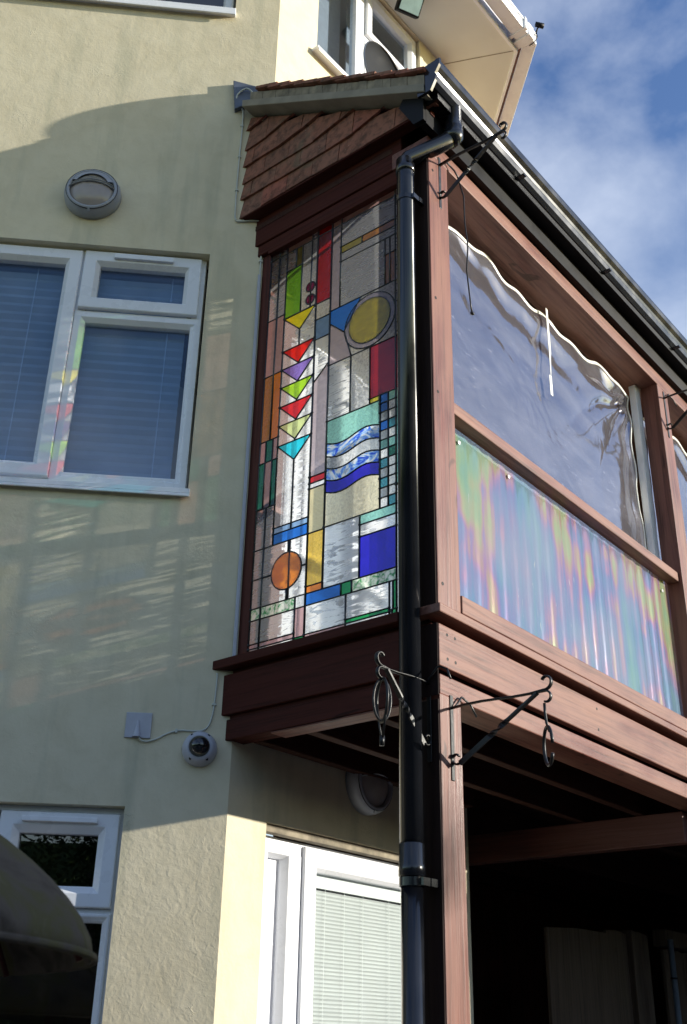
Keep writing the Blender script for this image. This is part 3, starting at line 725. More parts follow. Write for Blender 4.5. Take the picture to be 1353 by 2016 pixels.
for cn, lst in simplec.items():
    mb = MB()
    for pts in lst: mb.poly([(XG, y, z) for y, z in pts])
    mb.build('clear_glazing', GL[cn], sg, label='clear rippled glass around the coloured pieces' if cn == 'clear' else 'clear hammered glass around the coloured pieces')
lm = MB()
def merge(iv):
    iv = sorted(iv); o = [list(iv[0])]
    for a, b in iv[1:]:
        if a <= o[-1][1] + .002: o[-1][1] = max(o[-1][1], b)
        else: o.append([a, b])
    return o
for z, iv in lh.items():
    for a, b in merge(iv): lm.tube([(XG, a - .001, z), (XG, b + .001, z)], (.0028, .0042), 8, flat=(0, 0, 1))
for y, iv in lv.items():
    rr_ = .0052 if y in (round(a_, 3), round(d_, 3), round(e_, 3)) else .0042
    for a, b in merge(iv): lm.tube([(XG - .0004, y, a - .001), (XG - .0004, y, b + .001)], (rr_, .0042), 8, flat=(0, 1, 0))
for z, iv in lh.items():
    for a, b in merge(iv):
        for y in (a, b):
            rb = random.uniform(.0055, .0078); lm.lathe((XG - .0035, y, z), (-1, 0, 0), [(rb, -.004), (rb * .9, .001), (rb * .5, .003), (.0003, .0036)], 8)
for (p, q) in oth: lm.tube([(XG - .0002, *p), (XG - .0002, *q)], (.0032, .0040), 8)
for y0, z0, y1, z1 in ((.863, 3.379, a_, 3.379), (d_, 3.379, .697, 3.379), (.775, 3.247, .775, 3.295), (.775, 3.461, .775, 3.515)):
    lm.tube([(XG + .0005, y0, z0), (XG + .0005, y1, z1)], .0045, 8)
for y0 in (a_, d_, e_): lm.tube([(XG, y0, 5.08), (XG, y0, ZT)], .0044, 8)
lm.build('leading', LEAD, sg, smooth=True, label='dark lead lines between the glass pieces')
MB().box(.012, .07, .147, .972, 5.118, 5.1365).build('frame_head', WDY, sg); MB().box(.012, .07, .147, .974, 3.0295, 3.034).build('frame_foot', WDY, sg)

# ------------------------------------------------------------------ corrugated iridescent panels
def irid():
    m, N, L, p = mat('iridescent_corrugated_plastic'); out = N['Material Output']; N.remove(p)
    tcn = N.new('ShaderNodeTexCoord'); lw = N.new('ShaderNodeLayerWeight'); lw.inputs[0].default_value = .5
    n = obj_noise(N, L, 1.0, sv=(1.5, 1, 1.2), detail=3, dist=.4)
    n2 = obj_noise(N, L, 2.2, sv=(5, 1, .5), detail=4, dist=.2)
    a = N.new('ShaderNodeMath'); a.operation = 'MULTIPLY_ADD'; L.new(lw.outputs['Facing'], a.inputs[0]); a.inputs[1].default_value = .45
    b = N.new('ShaderNodeMath'); b.operation = 'MULTIPLY_ADD'; L.new(n.outputs['Fac'], b.inputs[0]); b.inputs[1].default_value = 2.4
    c = N.new('ShaderNodeMath'); c.operation = 'MULTIPLY'; L.new(n2.outputs['Fac'], c.inputs[0]); c.inputs[1].default_value = .9
    L.new(c.outputs[0], b.inputs[2]); L.new(b.outputs[0], a.inputs[2])
    fr = N.new('ShaderNodeMath'); fr.operation = 'FRACT'; L.new(a.outputs[0], fr.inputs[0])
    r = ramp(N, L, fr.outputs[0], [(0, (.20, .42, .72)), (.24, (.22, .58, .58)), (.46, (.40, .66, .40)), (.60, (.58, .64, .34)), (.68, (.70, .46, .40)), (.75, (.60, .32, .60)), (.83, (.32, .34, .70)), (1, (.20, .42, .72))])
    wsh = obj_noise(N, L, 1.6, detail=2); wr = ramp(N, L, wsh.outputs['Fac'], [(.38, g3(.10)), (.7, g3(.55))])
    col = mixc(N, L, r.outputs[0], (.70, .76, .78), wr.outputs[0])
    col = mixc(N, L, col, (1.0, 1.0, 1.0), 1.0, 'MULTIPLY')
    wsc = obj_noise(N, L, 24, sv=(2.2, 1, .35), detail=3, dist=.9); wsr = ramp(N, L, wsc.outputs['Fac'], [(.69, g3(0)), (.74, g3(.8))]); col = mixc(N, L, col, (.9, .9, .86), wsr.outputs[0])
    scr = obj_noise(N, L, 30, sv=(1, 1, .12), detail=4, dist=.5); sr_ = ramp(N, L, scr.outputs['Fac'], [(.60, g3(0)), (.70, g3(.5))])
    g = N.new('ShaderNodeBsdfGlossy'); g.inputs['Roughness'].default_value = .17; L.new(col, g.inputs[0])
    d = N.new('ShaderNodeBsdfDiffuse'); L.new(col, d.inputs[0]); tl = N.new('ShaderNodeBsdfTranslucent'); L.new(col, tl.inputs[0])
    t = N.new('ShaderNodeBsdfTransparent'); t.inputs[0].default_value = (.9, .92, .95, 1)
    bm_ = bump(N, L, scr.outputs['Fac'], .35, .004); L.new(bm_.outputs[0], g.inputs['Normal'])
    def mxs(x, y, f):
        q = N.new('ShaderNodeMixShader'); q.inputs[0].default_value = f; L.new(x.outputs[0], q.inputs[1]); L.new(y.outputs[0], q.inputs[2]); return q
    gd = mxs(g, d, .76); gt = mxs(gd, tl, .30); fin = mxs(gt, t, .46)
    gw = N.new('ShaderNodeBsdfGlossy'); gw.inputs['Roughness'].default_value = .07; gw.inputs[0].default_value = (1, 1, 1, 1); L.new(bm_.outputs[0], gw.inputs['Normal'])
    fz = schlick(N, L, .5)
    f2 = N.new('ShaderNodeMixShader'); L.new(fz.outputs[0], f2.inputs[0]); L.new(fin.outputs[0], f2.inputs[1]); L.new(gw.outputs[0], f2.inputs[2])
    L.new(f2.outputs[0], out.inputs[0]); return m
IRID = irid()
def corr(x0, x1, label):
    t = thing('corrugated_panel', label, 'plastic panel', (x0, .10, 3.112), 'corrugated iridescent balcony panels')
    mb = MB(); pitch = .098; n = int((x1 - x0) / pitch * 12); prev = None
    for k in range(n + 1):
        x = x0 + (x1 - x0) * k / n; ph = 2 * math.pi * (x - x0) / pitch
        y = .085 - (.0019 + .0011 * noise.noise(Vector((x * 3.1, 0, 5)))) * max(-.7, min(.7, math.cos(ph + .5 * noise.noise(Vector((x * 2, 3, 0)))))) / .7
        cur = [mb.bm.verts.new((x, y, 3.085 + (3.955 - 3.085) * j / 6)) for j in range(7)]
        if prev:
            for j in range(6): mb.bm.faces.new((prev[j], cur[j], cur[j + 1], prev[j + 1]))
        prev = cur
    mb.build('sheet', IRID, t, smooth=True)
    for k, z in ((1, 3.86), (5, 3.87), (21, 3.85), (2, 3.15), (9, 3.15), (15, 3.16), (20, 3.16)):
        x = x0 + pitch * (k + .5)
        if x < x1: MB().lathe((x, .0775, z), (0, -1, 0), [(.0001, .004), (.004, .004), (.0045, .0015), (.009, .001), (.0095, -.001)], 16).build('screw', SCREW, t)
    tb = MB()
    for k in range(int((x1 - x0) / pitch)):
        x = x0 + pitch * (k + .5); hh = .045 + random.uniform(-.012, .012)
        tb.box(x + .008, x + .03, .074, .0775, 3.10, 3.115 + hh)
    tb.build('foam_closure', WHITESTRIP, t)
corr(.15, 2.357, 'corrugated rainbow sheen plastic panel nearest the corner post, under the rail')
corr(2.505, 4.747, 'corrugated rainbow sheen plastic panel beyond the middle post, right frame edge')
corr(4.893, 7.04, 'corrugated rainbow sheen plastic panel, farthest one out to the right')

# ------------------------------------------------------------------ clear plastic curtains
def film():
    m, N, L, p = mat('clear_plastic_film'); out = N['Material Output']; N.remove(p)
    n = obj_noise(N, L, 2.2, detail=3, dist=.6); n2 = obj_noise(N, L, 50, sv=(1, 1, .4), detail=3)
    b = bump(N, L, n.outputs['Fac'], .25, .05); b2 = bump(N, L, n2.outputs['Fac'], .12, .002, b)
    g = N.new('ShaderNodeBsdfGlossy'); g.inputs['Roughness'].default_value = .10; g.inputs[0].default_value = (.92, .90, 1, 1); L.new(b2.outputs[0], g.inputs['Normal'])
    t = N.new('ShaderNodeBsdfTransparent'); t.inputs[0].default_value = (.93, .94, .97, 1)
    d = N.new('ShaderNodeBsdfDiffuse'); d.inputs[0].default_value = (.50, .50, .57, 1)
    a = schlick(N, L, 1.2, .15)
    m0 = N.new('ShaderNodeMixShader'); hz = obj_noise(N, L, 2.4, sv=(1, 1, 2.5), detail=6, dist=1.2); hr = ramp(N, L, hz.outputs['Fac'], [(.30, g3(.12)), (.5, g3(.17)), (.70, g3(.24))]); scn = obj_noise(N, L, 60, sv=(.3, 1, 1.3), detail=2); scr_ = ramp(N, L, scn.outputs['Fac'], [(.66, g3(0)), (.72, g3(.25))]); L.new(mixc(N, L, hr.outputs[0], scr_.outputs[0], 1.0, 'ADD'), m0.inputs[0]); L.new(t.outputs[0], m0.inputs[1]); L.new(d.outputs[0], m0.inputs[2])
    m1 = N.new('ShaderNodeMixShader'); L.new(a.outputs[0], m1.inputs[0]); L.new(m0.outputs[0], m1.inputs[1]); L.new(g.outputs[0], m1.inputs[2]); L.new(m1.outputs[0], out.inputs[0])
    return m
FILM = film()
HEM = simple('white_plastic_hem', (.85, .85, .80), .3, nscale=20, amt=.05)
def curtain(x0, x1, label, seed):
    t = thing('plastic_curtain', label, 'plastic sheet', (x0, .16, 3.976), 'clear plastic balcony sheets')
    z0, z1 = 3.977, 5.165; nx, nz = 150, 90
    def edge(u):  # wavy top edge height
        return z1 - .035 + .014 * math.sin(u * 46 + seed) + .012 * math.sin(u * 21 + 1 + seed) + .01 * noise.noise(Vector((u * 9, seed, 0))) - .03 * max(0, 1 - u * 12) ** 2
    def redge(v): return x1 - .085 - .014 * math.sin(v * 17 + seed) - .03 * math.sin(v * 3.1) * (1 - v) - .01 * noise.noise(Vector((v * 12, seed + 3, 0)))
    def Y(u, v):
        d = math.hypot((1 - u) * 1.9, (1 - v) * 1.0); an = math.atan2((1 - v) * 1.0, (1 - u) * 1.9)
        y = .022 * (1 - 2 * abs(math.sin(an * 8 + seed + 1.6 * noise.noise(Vector((d * 2, an * 2, seed))))) ** .8) * math.exp(-d * 2.6) * min(1, d * 6)
        dv = (1 - v)
        y += .011 * math.sin(dv * 30 - u * 7 + 1.6 * noise.noise(Vector((u * 4, seed, dv)))) * math.exp(-dv * 5.5)
        dr = 1 - u
        y += .008 * math.sin(dr * 46 + 3 * noise.noise(Vector((v * 4, seed + 5, 0)))) * math.exp(-dr * 16)
        y += .012 * noise.noise(Vector((u * 2.6, v * 2.2, seed)))
        return .165 + y
    mb = MB(); grid = []
    for i in range(nx + 1):
        u = i / nx; col = []
        for j in range(nz + 1):
            v = j / nz
            xr = redge(v); x = x0 + (xr - x0) * u; z = z0 + (edge(u) - z0) * v
            col.append(mb.bm.verts.new((x, Y(u, v), z)))
        grid.append(col)
    for i in range(nx):
        for j in range(nz): mb.bm.faces.new((grid[i][j], grid[i + 1][j], grid[i + 1][j + 1], grid[i][j + 1]))
    mb.build('film', FILM, t, smooth=True)
    hm_ = MB(); pts = []
    for i in range(0, nx + 1):
        u = i / nx; pts.append((x0 + (redge(1) - x0) * u, Y(u, 1), edge(u) + .002))
    for j in range(nz, -1, -2):
        v = j / nz; pts.append((redge(v) + .003, Y(1, v), z0 + (edge(1) - z0) * v))
    hm_.tube(pts, (.011, .004), 8, flat=(0, 0, 1)); hm_.build('hem', HEM, t, smooth=True)
    return t
ct = curtain(.15, 2.36, 'clear crumpled plastic sheet with white hem above the rail beside corner post', 1.3)
tp = MB(); tp.box(1.262, 1.282, .128, .130, 4.86, 5.15); tp.prism([(1.264, .129, 4.86), (1.280, .129, 4.86), (1.266, .129, 4.72), (1.262, .129, 4.72)], (0, .002, 0)); tp.box(1.246, 1.27, .129, .131, 4.60, 4.72)
tp.build('tape_strip', HEM, ct)
curtain(2.50, 4.75, 'clear plastic sheet beyond the middle post, cut by the right frame edge', 4.1)
curtain(4.89, 7.04, 'clear plastic sheet in the farthest bay to the right', 7.7)

# ------------------------------------------------------------------ drainpipe
dp = thing('drainpipe', 'glossy black drainpipe running down beside the stained glass to the ground', 'drainpipe', (-.065, .078, 0))
PX, PY = -.065, .078
m = MB(); m.tube([(.08, -.088, 5.45), (.08, -.088, 5.30), (.077, -.084, 5.275), (-.058, .068, 5.135), (PX, PY, 5.11), (PX, PY, 2.2)], .0385, 28)
m.tube([(PX, PY, 2.24), (PX, PY, 0)], .0355, 28); m.build('pipe', BLACKP, dp, smooth=True)
for name, z0, z1, r in (('collar', 2.10, 2.205, .043), ('collar', 5.05, 5.13, .0425)):
    MB().lathe((PX, PY, z0), (0, 0, 1), [(.036, 0), (r, .002), (r, .035), (r - .002, .038), (r - .002, z1 - z0 - .004), (.037, z1 - z0)], 32, up=(1, 0, 0)).build(name, BLACKP, dp, smooth=True)
MB().tube([(.08, -.088, 5.33), (.08, -.088, 5.285), (.065, -.07, 5.262)], .043, 28).build('collar', BLACKP, dp, smooth=True)
for z in (4.90, 2.085, .8):
    cl = MB().lathe((PX, PY, z), (0, 0, 1), [(.0385, -.014), (.0415, -.013), (.0415, .013), (.0385, .014)], 32, up=(1, 0, 0))
    cl.box(PX + .03, .03, PY - .055, PY - .045, z - .012, z + .012); cl.box(PX - .01, .012, PY - .052, PY - .038, z - .012, z + .012)
    cl.build('clip', BLACKP, dp, smooth=False)

# ------------------------------------------------------------------ hanging basket brackets
def arc2(c, r, a0, a1, n=12): return [(c[0] + r * math.cos(rad(a0 + (a1 - a0) * k / n)), c[1] + r * math.sin(rad(a0 + (a1 - a0) * k / n))) for k in range(n + 1)]
def spiral(c, r0, r1, a0, a1, n=18): return [(c[0] + (r0 + (r1 - r0) * k / n) * math.cos(rad(a0 + (a1 - a0) * k / n)), c[1] + (r0 + (r1 - r0) * k / n) * math.sin(rad(a0 + (a1 - a0) * k / n))) for k in range(n + 1)]
def bracket(o, dirv, Lr, label, ringkind, zt=2.68, drop=.19):
    o = Vector(o); dv = Vector(dirv).normalized(); side = dv.cross(Vector((0, 0, 1)))
    t = thing('basket_bracket', label, 'bracket', tuple(o), 'wrought iron hanging basket brackets')
    def P(s, h, w=0): return o + dv * s + Vector((0, 0, h)) + side * w
    pl = MB(); T = Matrix((( side.x, dv.x, 0, o.x), (side.y, dv.y, 0, o.y), (0, 0, 1, o.z), (0, 0, 0, 1)))
    pl.box(-.009, .009, 0, .004, -drop - .06, .045, T); pl.build('back_plate', IRON, t, bevel=.001)
    arm = [(.004, .0)] + [(Lr * k / 6, .004 * math.sin(k)) for k in range(1, 6)] + [(Lr - .01, 0)] + spiral((Lr - .004, .028), .028, .012, -90, 150)
    MB().tube([P(a, h) for a, h in arm], (.004, .009), 8, flat=(0, 0, 1)).build('arm', IRON, t, smooth=True)
    # curl under the tip
    MB().tube([P(a, h) for a, h in [(Lr - .05, -.004)] + [(Lr - .02, -.004)] + spiral((Lr - .005, -.026), .022, .014, 90, -110)], (.0038, .008), 8, flat=(0, 0, 1)).build('tip_scroll', IRON, t, smooth=True)
    # brace with twist
    br = MB(); A, B = Vector((Lr - .035, -.006)), Vector((.03, -drop - .005))
    n = 40; pts = [A + (B - A) * (k / n) for k in range(n + 1)]
    rings = []
    dd = (P(B.x, B.y) - P(A.x, A.y)).normalized(); up = side; bb = dd.cross(up)
    for k, q in enumerate(pts):
        tw = max(0, min(1, (k / n - .38) / .24)) * math.pi * 1.5; c_, s_ = math.cos(tw), math.sin(tw)
        ua, ub = up * c_ + bb * s_, bb * c_ - up * s_
        p0 = P(q.x, q.y); rings.append([br.bm.verts.new(p0 + ua * x + ub * y) for x, y in ((-.009, -.0035), (.009, -.0035), (.009, .0035), (-.009, .0035))])
    for X_, Y_ in zip(rings, rings[1:]):
        for k in range(4): br.bm.faces.new((X_[k], X_[(k + 1) % 4], Y_[(k + 1) % 4], Y_[k]))
    br.build('brace', IRON, t)
    MB().tube([P(a, h) for a, h in [(.032, -drop - .004)] + spiral((.018, -drop + .014), .022, .010, -60, -330)], (.0038, .0085), 8, flat=(0, 0, 1)).build('foot_scroll', IRON, t, smooth=True)
    # back hoop
    MB().tube([P(a, h) for a, h in [(.012, .0)] + arc2((-.005, .03), .05, -30, 70, 8)][:1] + [P(.016 - .004 * k * .2, .0 + .012 * k, -.012 * k) for k in range(1, 5)] + [P(.01, .05, -.06), P(.02, .03, -.095), P(.03, -.01, -.115)], .004, 8).build('hoop', IRON, t, smooth=True)
    # hanging hook and ring
    tipx = Lr - .012
    if ringkind == 'hook':
        pts = [P(tipx, -.045), P(tipx, -.075), P(tipx + .003, -.11), P(tipx + .012, -.14)]
        MB().tube(pts, .0048, 8).build('hook', IRON, t, smooth=True)
        c0 = P(tipx + .004, -.185); pts = [c0 + (dv * .75 + side * .66) * (.040 * math.cos(q)) + Vector((0, 0, .062 * math.sin(q))) for q in [rad(k * 15) for k in range(0, 23)]]
        MB().tube(pts, .0056, 8).build('ring', IRON, t, smooth=True)
    elif ringkind == 'basket':
        c0 = P(tipx, -.115); u1 = (dv * .5 - side * .866)
        pts = [c0 + u1 * (.052 * math.cos(q)) + Vector((0, 0, .072 * math.sin(q))) for q in [rad(k * 12) for k in range(30)]]
        MB().tube(pts, .0050, 8, closed=True).build('ring', IRON, t, smooth=True)
        pts = [c0 + (dv * .866 + side * .5) * (.03 * math.cos(q)) + Vector((0, 0, .07 * math.sin(q))) for q in [rad(k * 12) for k in range(30)]]
        MB().tube(pts, .0042, 8, closed=True).build('ring', IRON, t, smooth=True)
        vv = MB()
        for s_ in (-1, 1): vv.tube([c0 + u1 * (.05 * s_) + Vector((0, 0, .0)), c0 + u1 * (.03 * s_) + Vector((0, 0, -.07)), c0 + Vector((0, 0, -.125)) + u1 * .006 * s_], .0036, 6)
        vv.tube([c0 + Vector((0, 0, -.118)), c0 + Vector((0, 0, -.15))], .009, 6); vv.build('hanger_wire', IRON, t, smooth=True)
    return t
bracket((.078, .008, 2.672), (0, -1, 0), .375, 'black scrolled iron bracket on the lower corner post, arm pointing right', 'hook')
bracket((-.0, .045, 2.745), (-1, .05, 0), .262, 'black scrolled iron bracket with hanging wire ring beside the drainpipe', 'basket', drop=.21)
bracket((.085, 0, 5.17), (0, -1, 0), .335, 'black iron bracket at top of corner post crossing the black gutter', None, drop=.19)
bracket((2.44, 0, 5.13), (0, -1, 0), .335, 'black iron bracket at top of the middle post, right frame edge', None, drop=.21)
wr = MB().tube([(.20, -.02, 5.19), (.235, -.03, 5.08), (.235, -.03, 4.93), (.245, -.035, 4.80), (.235, -.03, 4.66), (.255, -.03, 4.50), (.262, -.03, 4.45)], .0035, 8)
wr.lathe((.262, -.03, 4.45), (0, -.3, -1), [(.0036, -.004), (.008, 0), (.008, .012), (.002, .014)], 10, up=(0, 1, 0))
tag(wr.build('hanging_wire', IRON, smooth=True), 'thin black cable dangling in front of the plastic sheet', 'cable')

# ------------------------------------------------------------------ bulkhead lights
def bulkhead(P, u, z, r, label, dep=.075):
    o = P(u, 0, z); n = P.n
    t = thing('bulkhead_light', label, 'wall light', tuple(o), 'round eyelid wall lights')
    MB().lathe(o, n, [(r * .93, -.002), (r, .004), (r, dep * .45), (r * .96, dep * .75), (r * .86, dep), (r * .80, dep * 1.0), (r * .77, dep * .8)], 56).build('housing', GREYP, t, smooth=True)
    MB().lathe(o, n, [(r * .905, dep * .885), (r * .915, dep * .93), (r * .90, dep * .95)], 56).build('seam', FASC, t)
    MB().lathe(o, n, [(r * .79, dep * .72), (r * .6, dep * 1.0), (r * .35, dep * 1.15), (.002, dep * 1.2)], 48).build('diffuser', DIFF, t, smooth=True)
    lv = MB()
    for k in range(5):  # eyelid louvres over the upper half
        hh = r * (.22 + .125 * k); hw = math.sqrt(max(0, (r * .80) ** 2 - hh ** 2)); pts = []
        for q in range(15):
            s = -1 + 2 * q / 14; pts.append(P(u + hw * s, dep * (1.18 - .1 * k) - .3 * dep * s * s + .004, z + hh - r * .16 * s * s * (1 - .2 * k)))
        lv.tube(pts, (.009, .0035), 6, flat=tuple(n))
    lv.build('louvre', GREYP, t, smooth=True)
    hood = MB().lathe(o, n, [(r * .82, dep * .95), (r * .70, dep * 1.10), (r * .60, dep * 1.16)], 40, a0=rad(25), a1=rad(155)); hood.build('hood', GREYP, t, smooth=True)
    MB().tube([P(u, dep * .95, z - r * .90), P(u, dep * .80, z - r * .97)], .006, 10).build('screw', GREYP, t)
bulkhead(PW, .872, 5.425, .140, 'round grey eyelid wall light on the angled wall above window')
bulkhead(off(PV, 0), .85, 2.685, .138, 'round pale eyelid wall light in shade under the balcony')

# ------------------------------------------------------------------ dome camera, junction box, cables
o = PW(.125, 0, 2.66); t = thing('dome_camera', 'round white dome camera on the wall below the balcony', 'security camera', tuple(o))
MB().lathe(o, PW.n, [(.066, 0), (.070, .006), (.066, .03), (.055, .05), (.044, .058), (.040, .056)], 48).build('housing', LILAC, t, smooth=True)
MB().lathe(o, PW.n, [(.0415, .054), (.038, .072), (.026, .088), (.012, .095), (.001, .0965)], 40).build('dome', simple('smoked_dome', (.01, .012, .015), .05, nscale=5, spec=.8), t, smooth=True)
for q in (55, 125, 235, 305):
    c = rad(q); po = PW(.125 + .056 * math.cos(c), .045, 2.66 + .056 * math.sin(c)); MB().lathe(po, PW.n, [(.0055, -.006), (.0055, .003), (.0005, .0035)], 12).build('screw', FASC, t)
o = PW(.372, 0, 2.745); t = thing('cable_outlet_cover', 'square white cable entry cover on the wall left of camera', 'cable cover', tuple(o))
MB().fbox(PW, .322, .424, 0, .008, 2.695, 2.797).build('plate', LILAC, t, bevel=.002)
cv = MB(); rings = []
for k in range(9):
    f = k / 8; z = 2.765 - .068 * f; r = .004 + .015 * f; rings.append([cv.bm.verts.new(PW(.375 + r * math.cos(q), .007 + r * 1.1 * math.sin(q), z)) for q in [math.pi * j / 10 for j in range(11)]])
for A, B in zip(rings, rings[1:]):
    for k in range(10): cv.bm.faces.new((A[k], A[k + 1], B[k + 1], B[k]))
cv.build('cowl', LILAC, t, smooth=True)
def smoothpath(pts, n=6):
    pts = [Vector(p) for p in pts]; out = []
    for i in range(len(pts) - 1):
        p0, p1, p2, p3 = pts[max(i - 1, 0)], pts[i], pts[i + 1], pts[min(i + 2, len(pts) - 1)]
        for k in range(n):
            t_ = k / n; out.append(.5 * ((2 * p1) + (p2 - p0) * t_ + (2 * p0 - 5 * p1 + 4 * p2 - p3) * t_ ** 2 + (-p0 + 3 * p1 - 3 * p2 + p3) * t_ ** 3))
    out.append(pts[-1]); return out
c1 = thing('white_cable', 'white cable clipped down the wall edge from the roof past the tiles', 'cable', tuple(PW(.16, .006, 5.4)))
MB().tube(smoothpath([PW(.10, .04, 6.20), PW(.15, .045, 6.24), PW(.20, .03, 6.19), PW(.17, .012, 6.13), PW(.157, .008, 6.05), PW(.16, .006, 5.7), PW(.158, .006, 5.42), PW(.15, .008, 5.355), PW(.12, .008, 5.352), PW(.06, .008, 5.362), PW(.03, .008, 5.36), PW(.012, .008, 5.33), PW(.012, .008, 5.2), PW(.012, .008, 5.0)]), .0045, 8).build('cable_run', CABLE, c1, smooth=True)
cc = MB()
for z in (6.0, 5.78, 5.55): cc.fbox(PW, .150, .168, 0, .013, z, z + .008)
for z in (5.28, 5.10): cc.fbox(PW, .004, .022, 0, .015, z, z + .008)
cc.build('clip', CABLE, c1, bevel=.001)
MB().fbox(PW, .006, .022, .001, .016, 3.035, 5.02).build('trunking', LILAC, c1, bevel=.003)
c2 = thing('camera_cable', 'thin cream cable looping from balcony ledge past camera to outlet cover', 'cable', tuple(PW(.1, .005, 2.8)))
MB().tube(smoothpath([PW(.078, .006, 2.975), PW(.077, .005, 2.94), PW(.080, .005, 2.86), PW(.085, .005, 2.80), PW(.098, .005, 2.755), PW(.125, .005, 2.735), PW(.17, .005, 2.733), PW(.215, .005, 2.732), PW(.256, .005, 2.718), PW(.30, .006, 2.693), PW(.34, .008, 2.682), PW(.362, .012, 2.69), PW(.372, .012, 2.71)]), .0035, 8).build('cable_run', CABLE, c2, smooth=True)
cc = MB(); cc.fbox(PW, .072, .09, 0, .011, 2.84, 2.848); cc.fbox(PW, .218, .227, 0, .011, 2.722, 2.738); cc.build('clip', CABLE, c2, bevel=.001)

# ------------------------------------------------------------------ satellite dish
dc = Vector((.315, .53, 6.25)); dn = Vector((.06, -1, .0)).normalized()
t = thing('satellite_dish', 'dark grey satellite dish standing behind the tiled roof edge', 'satellite dish', (.30, .55, 5.95))
up = (Vector((0, 0, 1)) - dn * dn.z).normalized(); RD = .205
MB().lathe(dc, dn, [(RD * 1.01, .052), (RD, .056), (RD * .99, .05), (RD * .75, .025), (RD * .5, .010), (RD * .25, .002), (.001, 0)], 56, up=tuple(up)).build('reflector', DISH, t, smooth=True)
MB().lathe(dc, dn, [(RD * 1.012, .050), (RD * 1.02, .055), (RD * 1.0, .060)], 56, up=tuple(up)).build('rim', GREYP, t, smooth=True)
MB().tube([dc - dn * .01, dc - dn * .06, dc - dn * .09 + Vector((0, 0, -.1)), Vector((.30, .58, 5.97))], .018, 12).build('mast', DISH, t, smooth=True)
lnb = dc + dn * .22 - up * .16
MB().tube([dc - up * RD * .98 + dn * .04, lnb], .009, 8).tube([lnb, lnb + up * .05], .022, 12).build('lnb_arm', DISH, t, smooth=True)

# ------------------------------------------------------------------ floodlight under the soffit
t = thing('floodlight', 'small black floodlight fixed under the upper soffit', 'floodlight', (1.08, .90, 8.01))
T = Matrix.Translation((1.09, .86, 7.90)) @ Matrix.Rotation(rad(-25), 4, 'Z') @ Matrix.Rotation(rad(42), 4, 'X')
MB().box(-.085, .085, -.02, .04, -.065, .065, T).build('body', FASC, t, bevel=.008)
MB().box(-.072, .072, -.026, -.021, -.053, .053, T).build('lens', simple('pale_floodlight_glass', (.35, .50, .50), .15, nscale=20), t)
MB().box(-.012, .012, .0, .012, .05, .14, T).box(-.03, .03, .0, .03, .105, .125, T).build('bracket', FASC, t)
t = thing('spotlight', 'tiny black fitting clipped on corner of the white gutter', 'camera', (1.985, .40, 8.13))
MB().tube([(1.985, .40, 8.125), (1.988, .387, 8.165), (1.995, .375, 8.195)], .006, 8).build('stem', FASC, t)
MB().lathe((1.992, .37, 8.195), (.7, -.6, -.1), [(.001, -.03), (.018, -.028), (.02, .03), (.001, .032)], 16).build('head', FASC, t, smooth=True)
MB().tube(smoothpath([(1.985, .396, 8.13), (1.983, .392, 8.08), (1.97, .41, 8.03), (1.965, .45, 8.02)]), .004, 6).build('wire', FASC, t)

# ------------------------------------------------------------------ parasol (foreground, out of focus)
def canvas():
    m, N, L, p = mat('weathered_canvas')
    n = obj_noise(N, L, 7, detail=6, dist=.5); r = ramp(N, L, n.outputs['Fac'], [(.3, (.055, .045, .035)), (.45, (.12, .10, .08)), (.56, (.11, .10, .05)), (.75, (.21, .17, .14))])
    L.new(r.outputs[0], p.inputs['Base Color']); p.inputs['Roughness'].default_value = .95; p.inputs['Specular IOR Level'].default_value = .08
    n2 = obj_noise(N, L, 300, detail=1); L.new(bump(N, L, n2.outputs['Fac'], .2, .001).outputs[0], p.inputs['Normal'])
    return m
CANV = canvas()
def azdir(deg): # direction by clockwise bearing from the view direction
    a = AZ - rad(deg); return Vector((math.cos(a), math.sin(a), 0))
# note: bearing 0 = view direction
vd = Vector((math.cos(AZ), math.sin(AZ), 0))
def bear(deg):
    c, s = math.cos(rad(-deg)), math.sin(rad(-deg)); return Vector((vd.x * c - vd.y * s, vd.x * s + vd.y * c, 0))
pc = Vector((CAM.x, CAM.y, 0)) + bear(-30.6) * 2.2
par = thing('parasol', 'weathered grey green canvas parasol, only its drooping edge in view', 'parasol', tuple(pc))
def canopy_r(h):  # h from hem (0) to top (1) -> radius
    return .72 * (1 - h ** 1.7)
pm = MB(); nn_ = 96; hem = 1.732; HT = .44; rings = []
for k in range(0, 15):
    h = k / 14; r = max(.004, canopy_r(h) if k else .72)
    rings.append([pm.bm.verts.new((pc.x + r * (1 - .02 * abs(math.sin(4 * q))) * math.cos(q), pc.y + r * (1 - .02 * abs(math.sin(4 * q))) * math.sin(q), hem + HT * h)) for q in [2 * math.pi * j / nn_ for j in range(nn_)]])
for A, B in zip(rings, rings[1:]):
    for j in range(nn_): pm.bm.faces.new((A[j], A[(j + 1) % nn_], B[(j + 1) % nn_], B[j]))
cano = pm.build('canopy', CANV, par, smooth=True)
s_ = cano.modifiers.new('thick', 'SOLIDIFY'); s_.thickness = .004
MB().tube([(pc.x + .722 * math.cos(q), pc.y + .722 * math.sin(q), hem + .004) for q in [2 * math.pi * j / 64 for j in range(64)]], (.005, .002), 8, closed=True, flat=(0, 0, 1)).build('hem', CANV, par, smooth=True)
MB().tube([(pc.x, pc.y, 0), (pc.x, pc.y, hem + HT - .03)], .024, 16).build('pole', WDZ, par, smooth=True)
for j in range(8):
    q = 2 * math.pi * j / 8
    MB().tube([(pc.x + r * math.cos(q), pc.y + r * math.sin(q), hem + HT * h - .012) for h, r in [(h, .97 * canopy_r(h)) for h in (.02, .2, .4, .6, .8, .95)]], .006, 6).build('rib', WDZ, par, smooth=True)
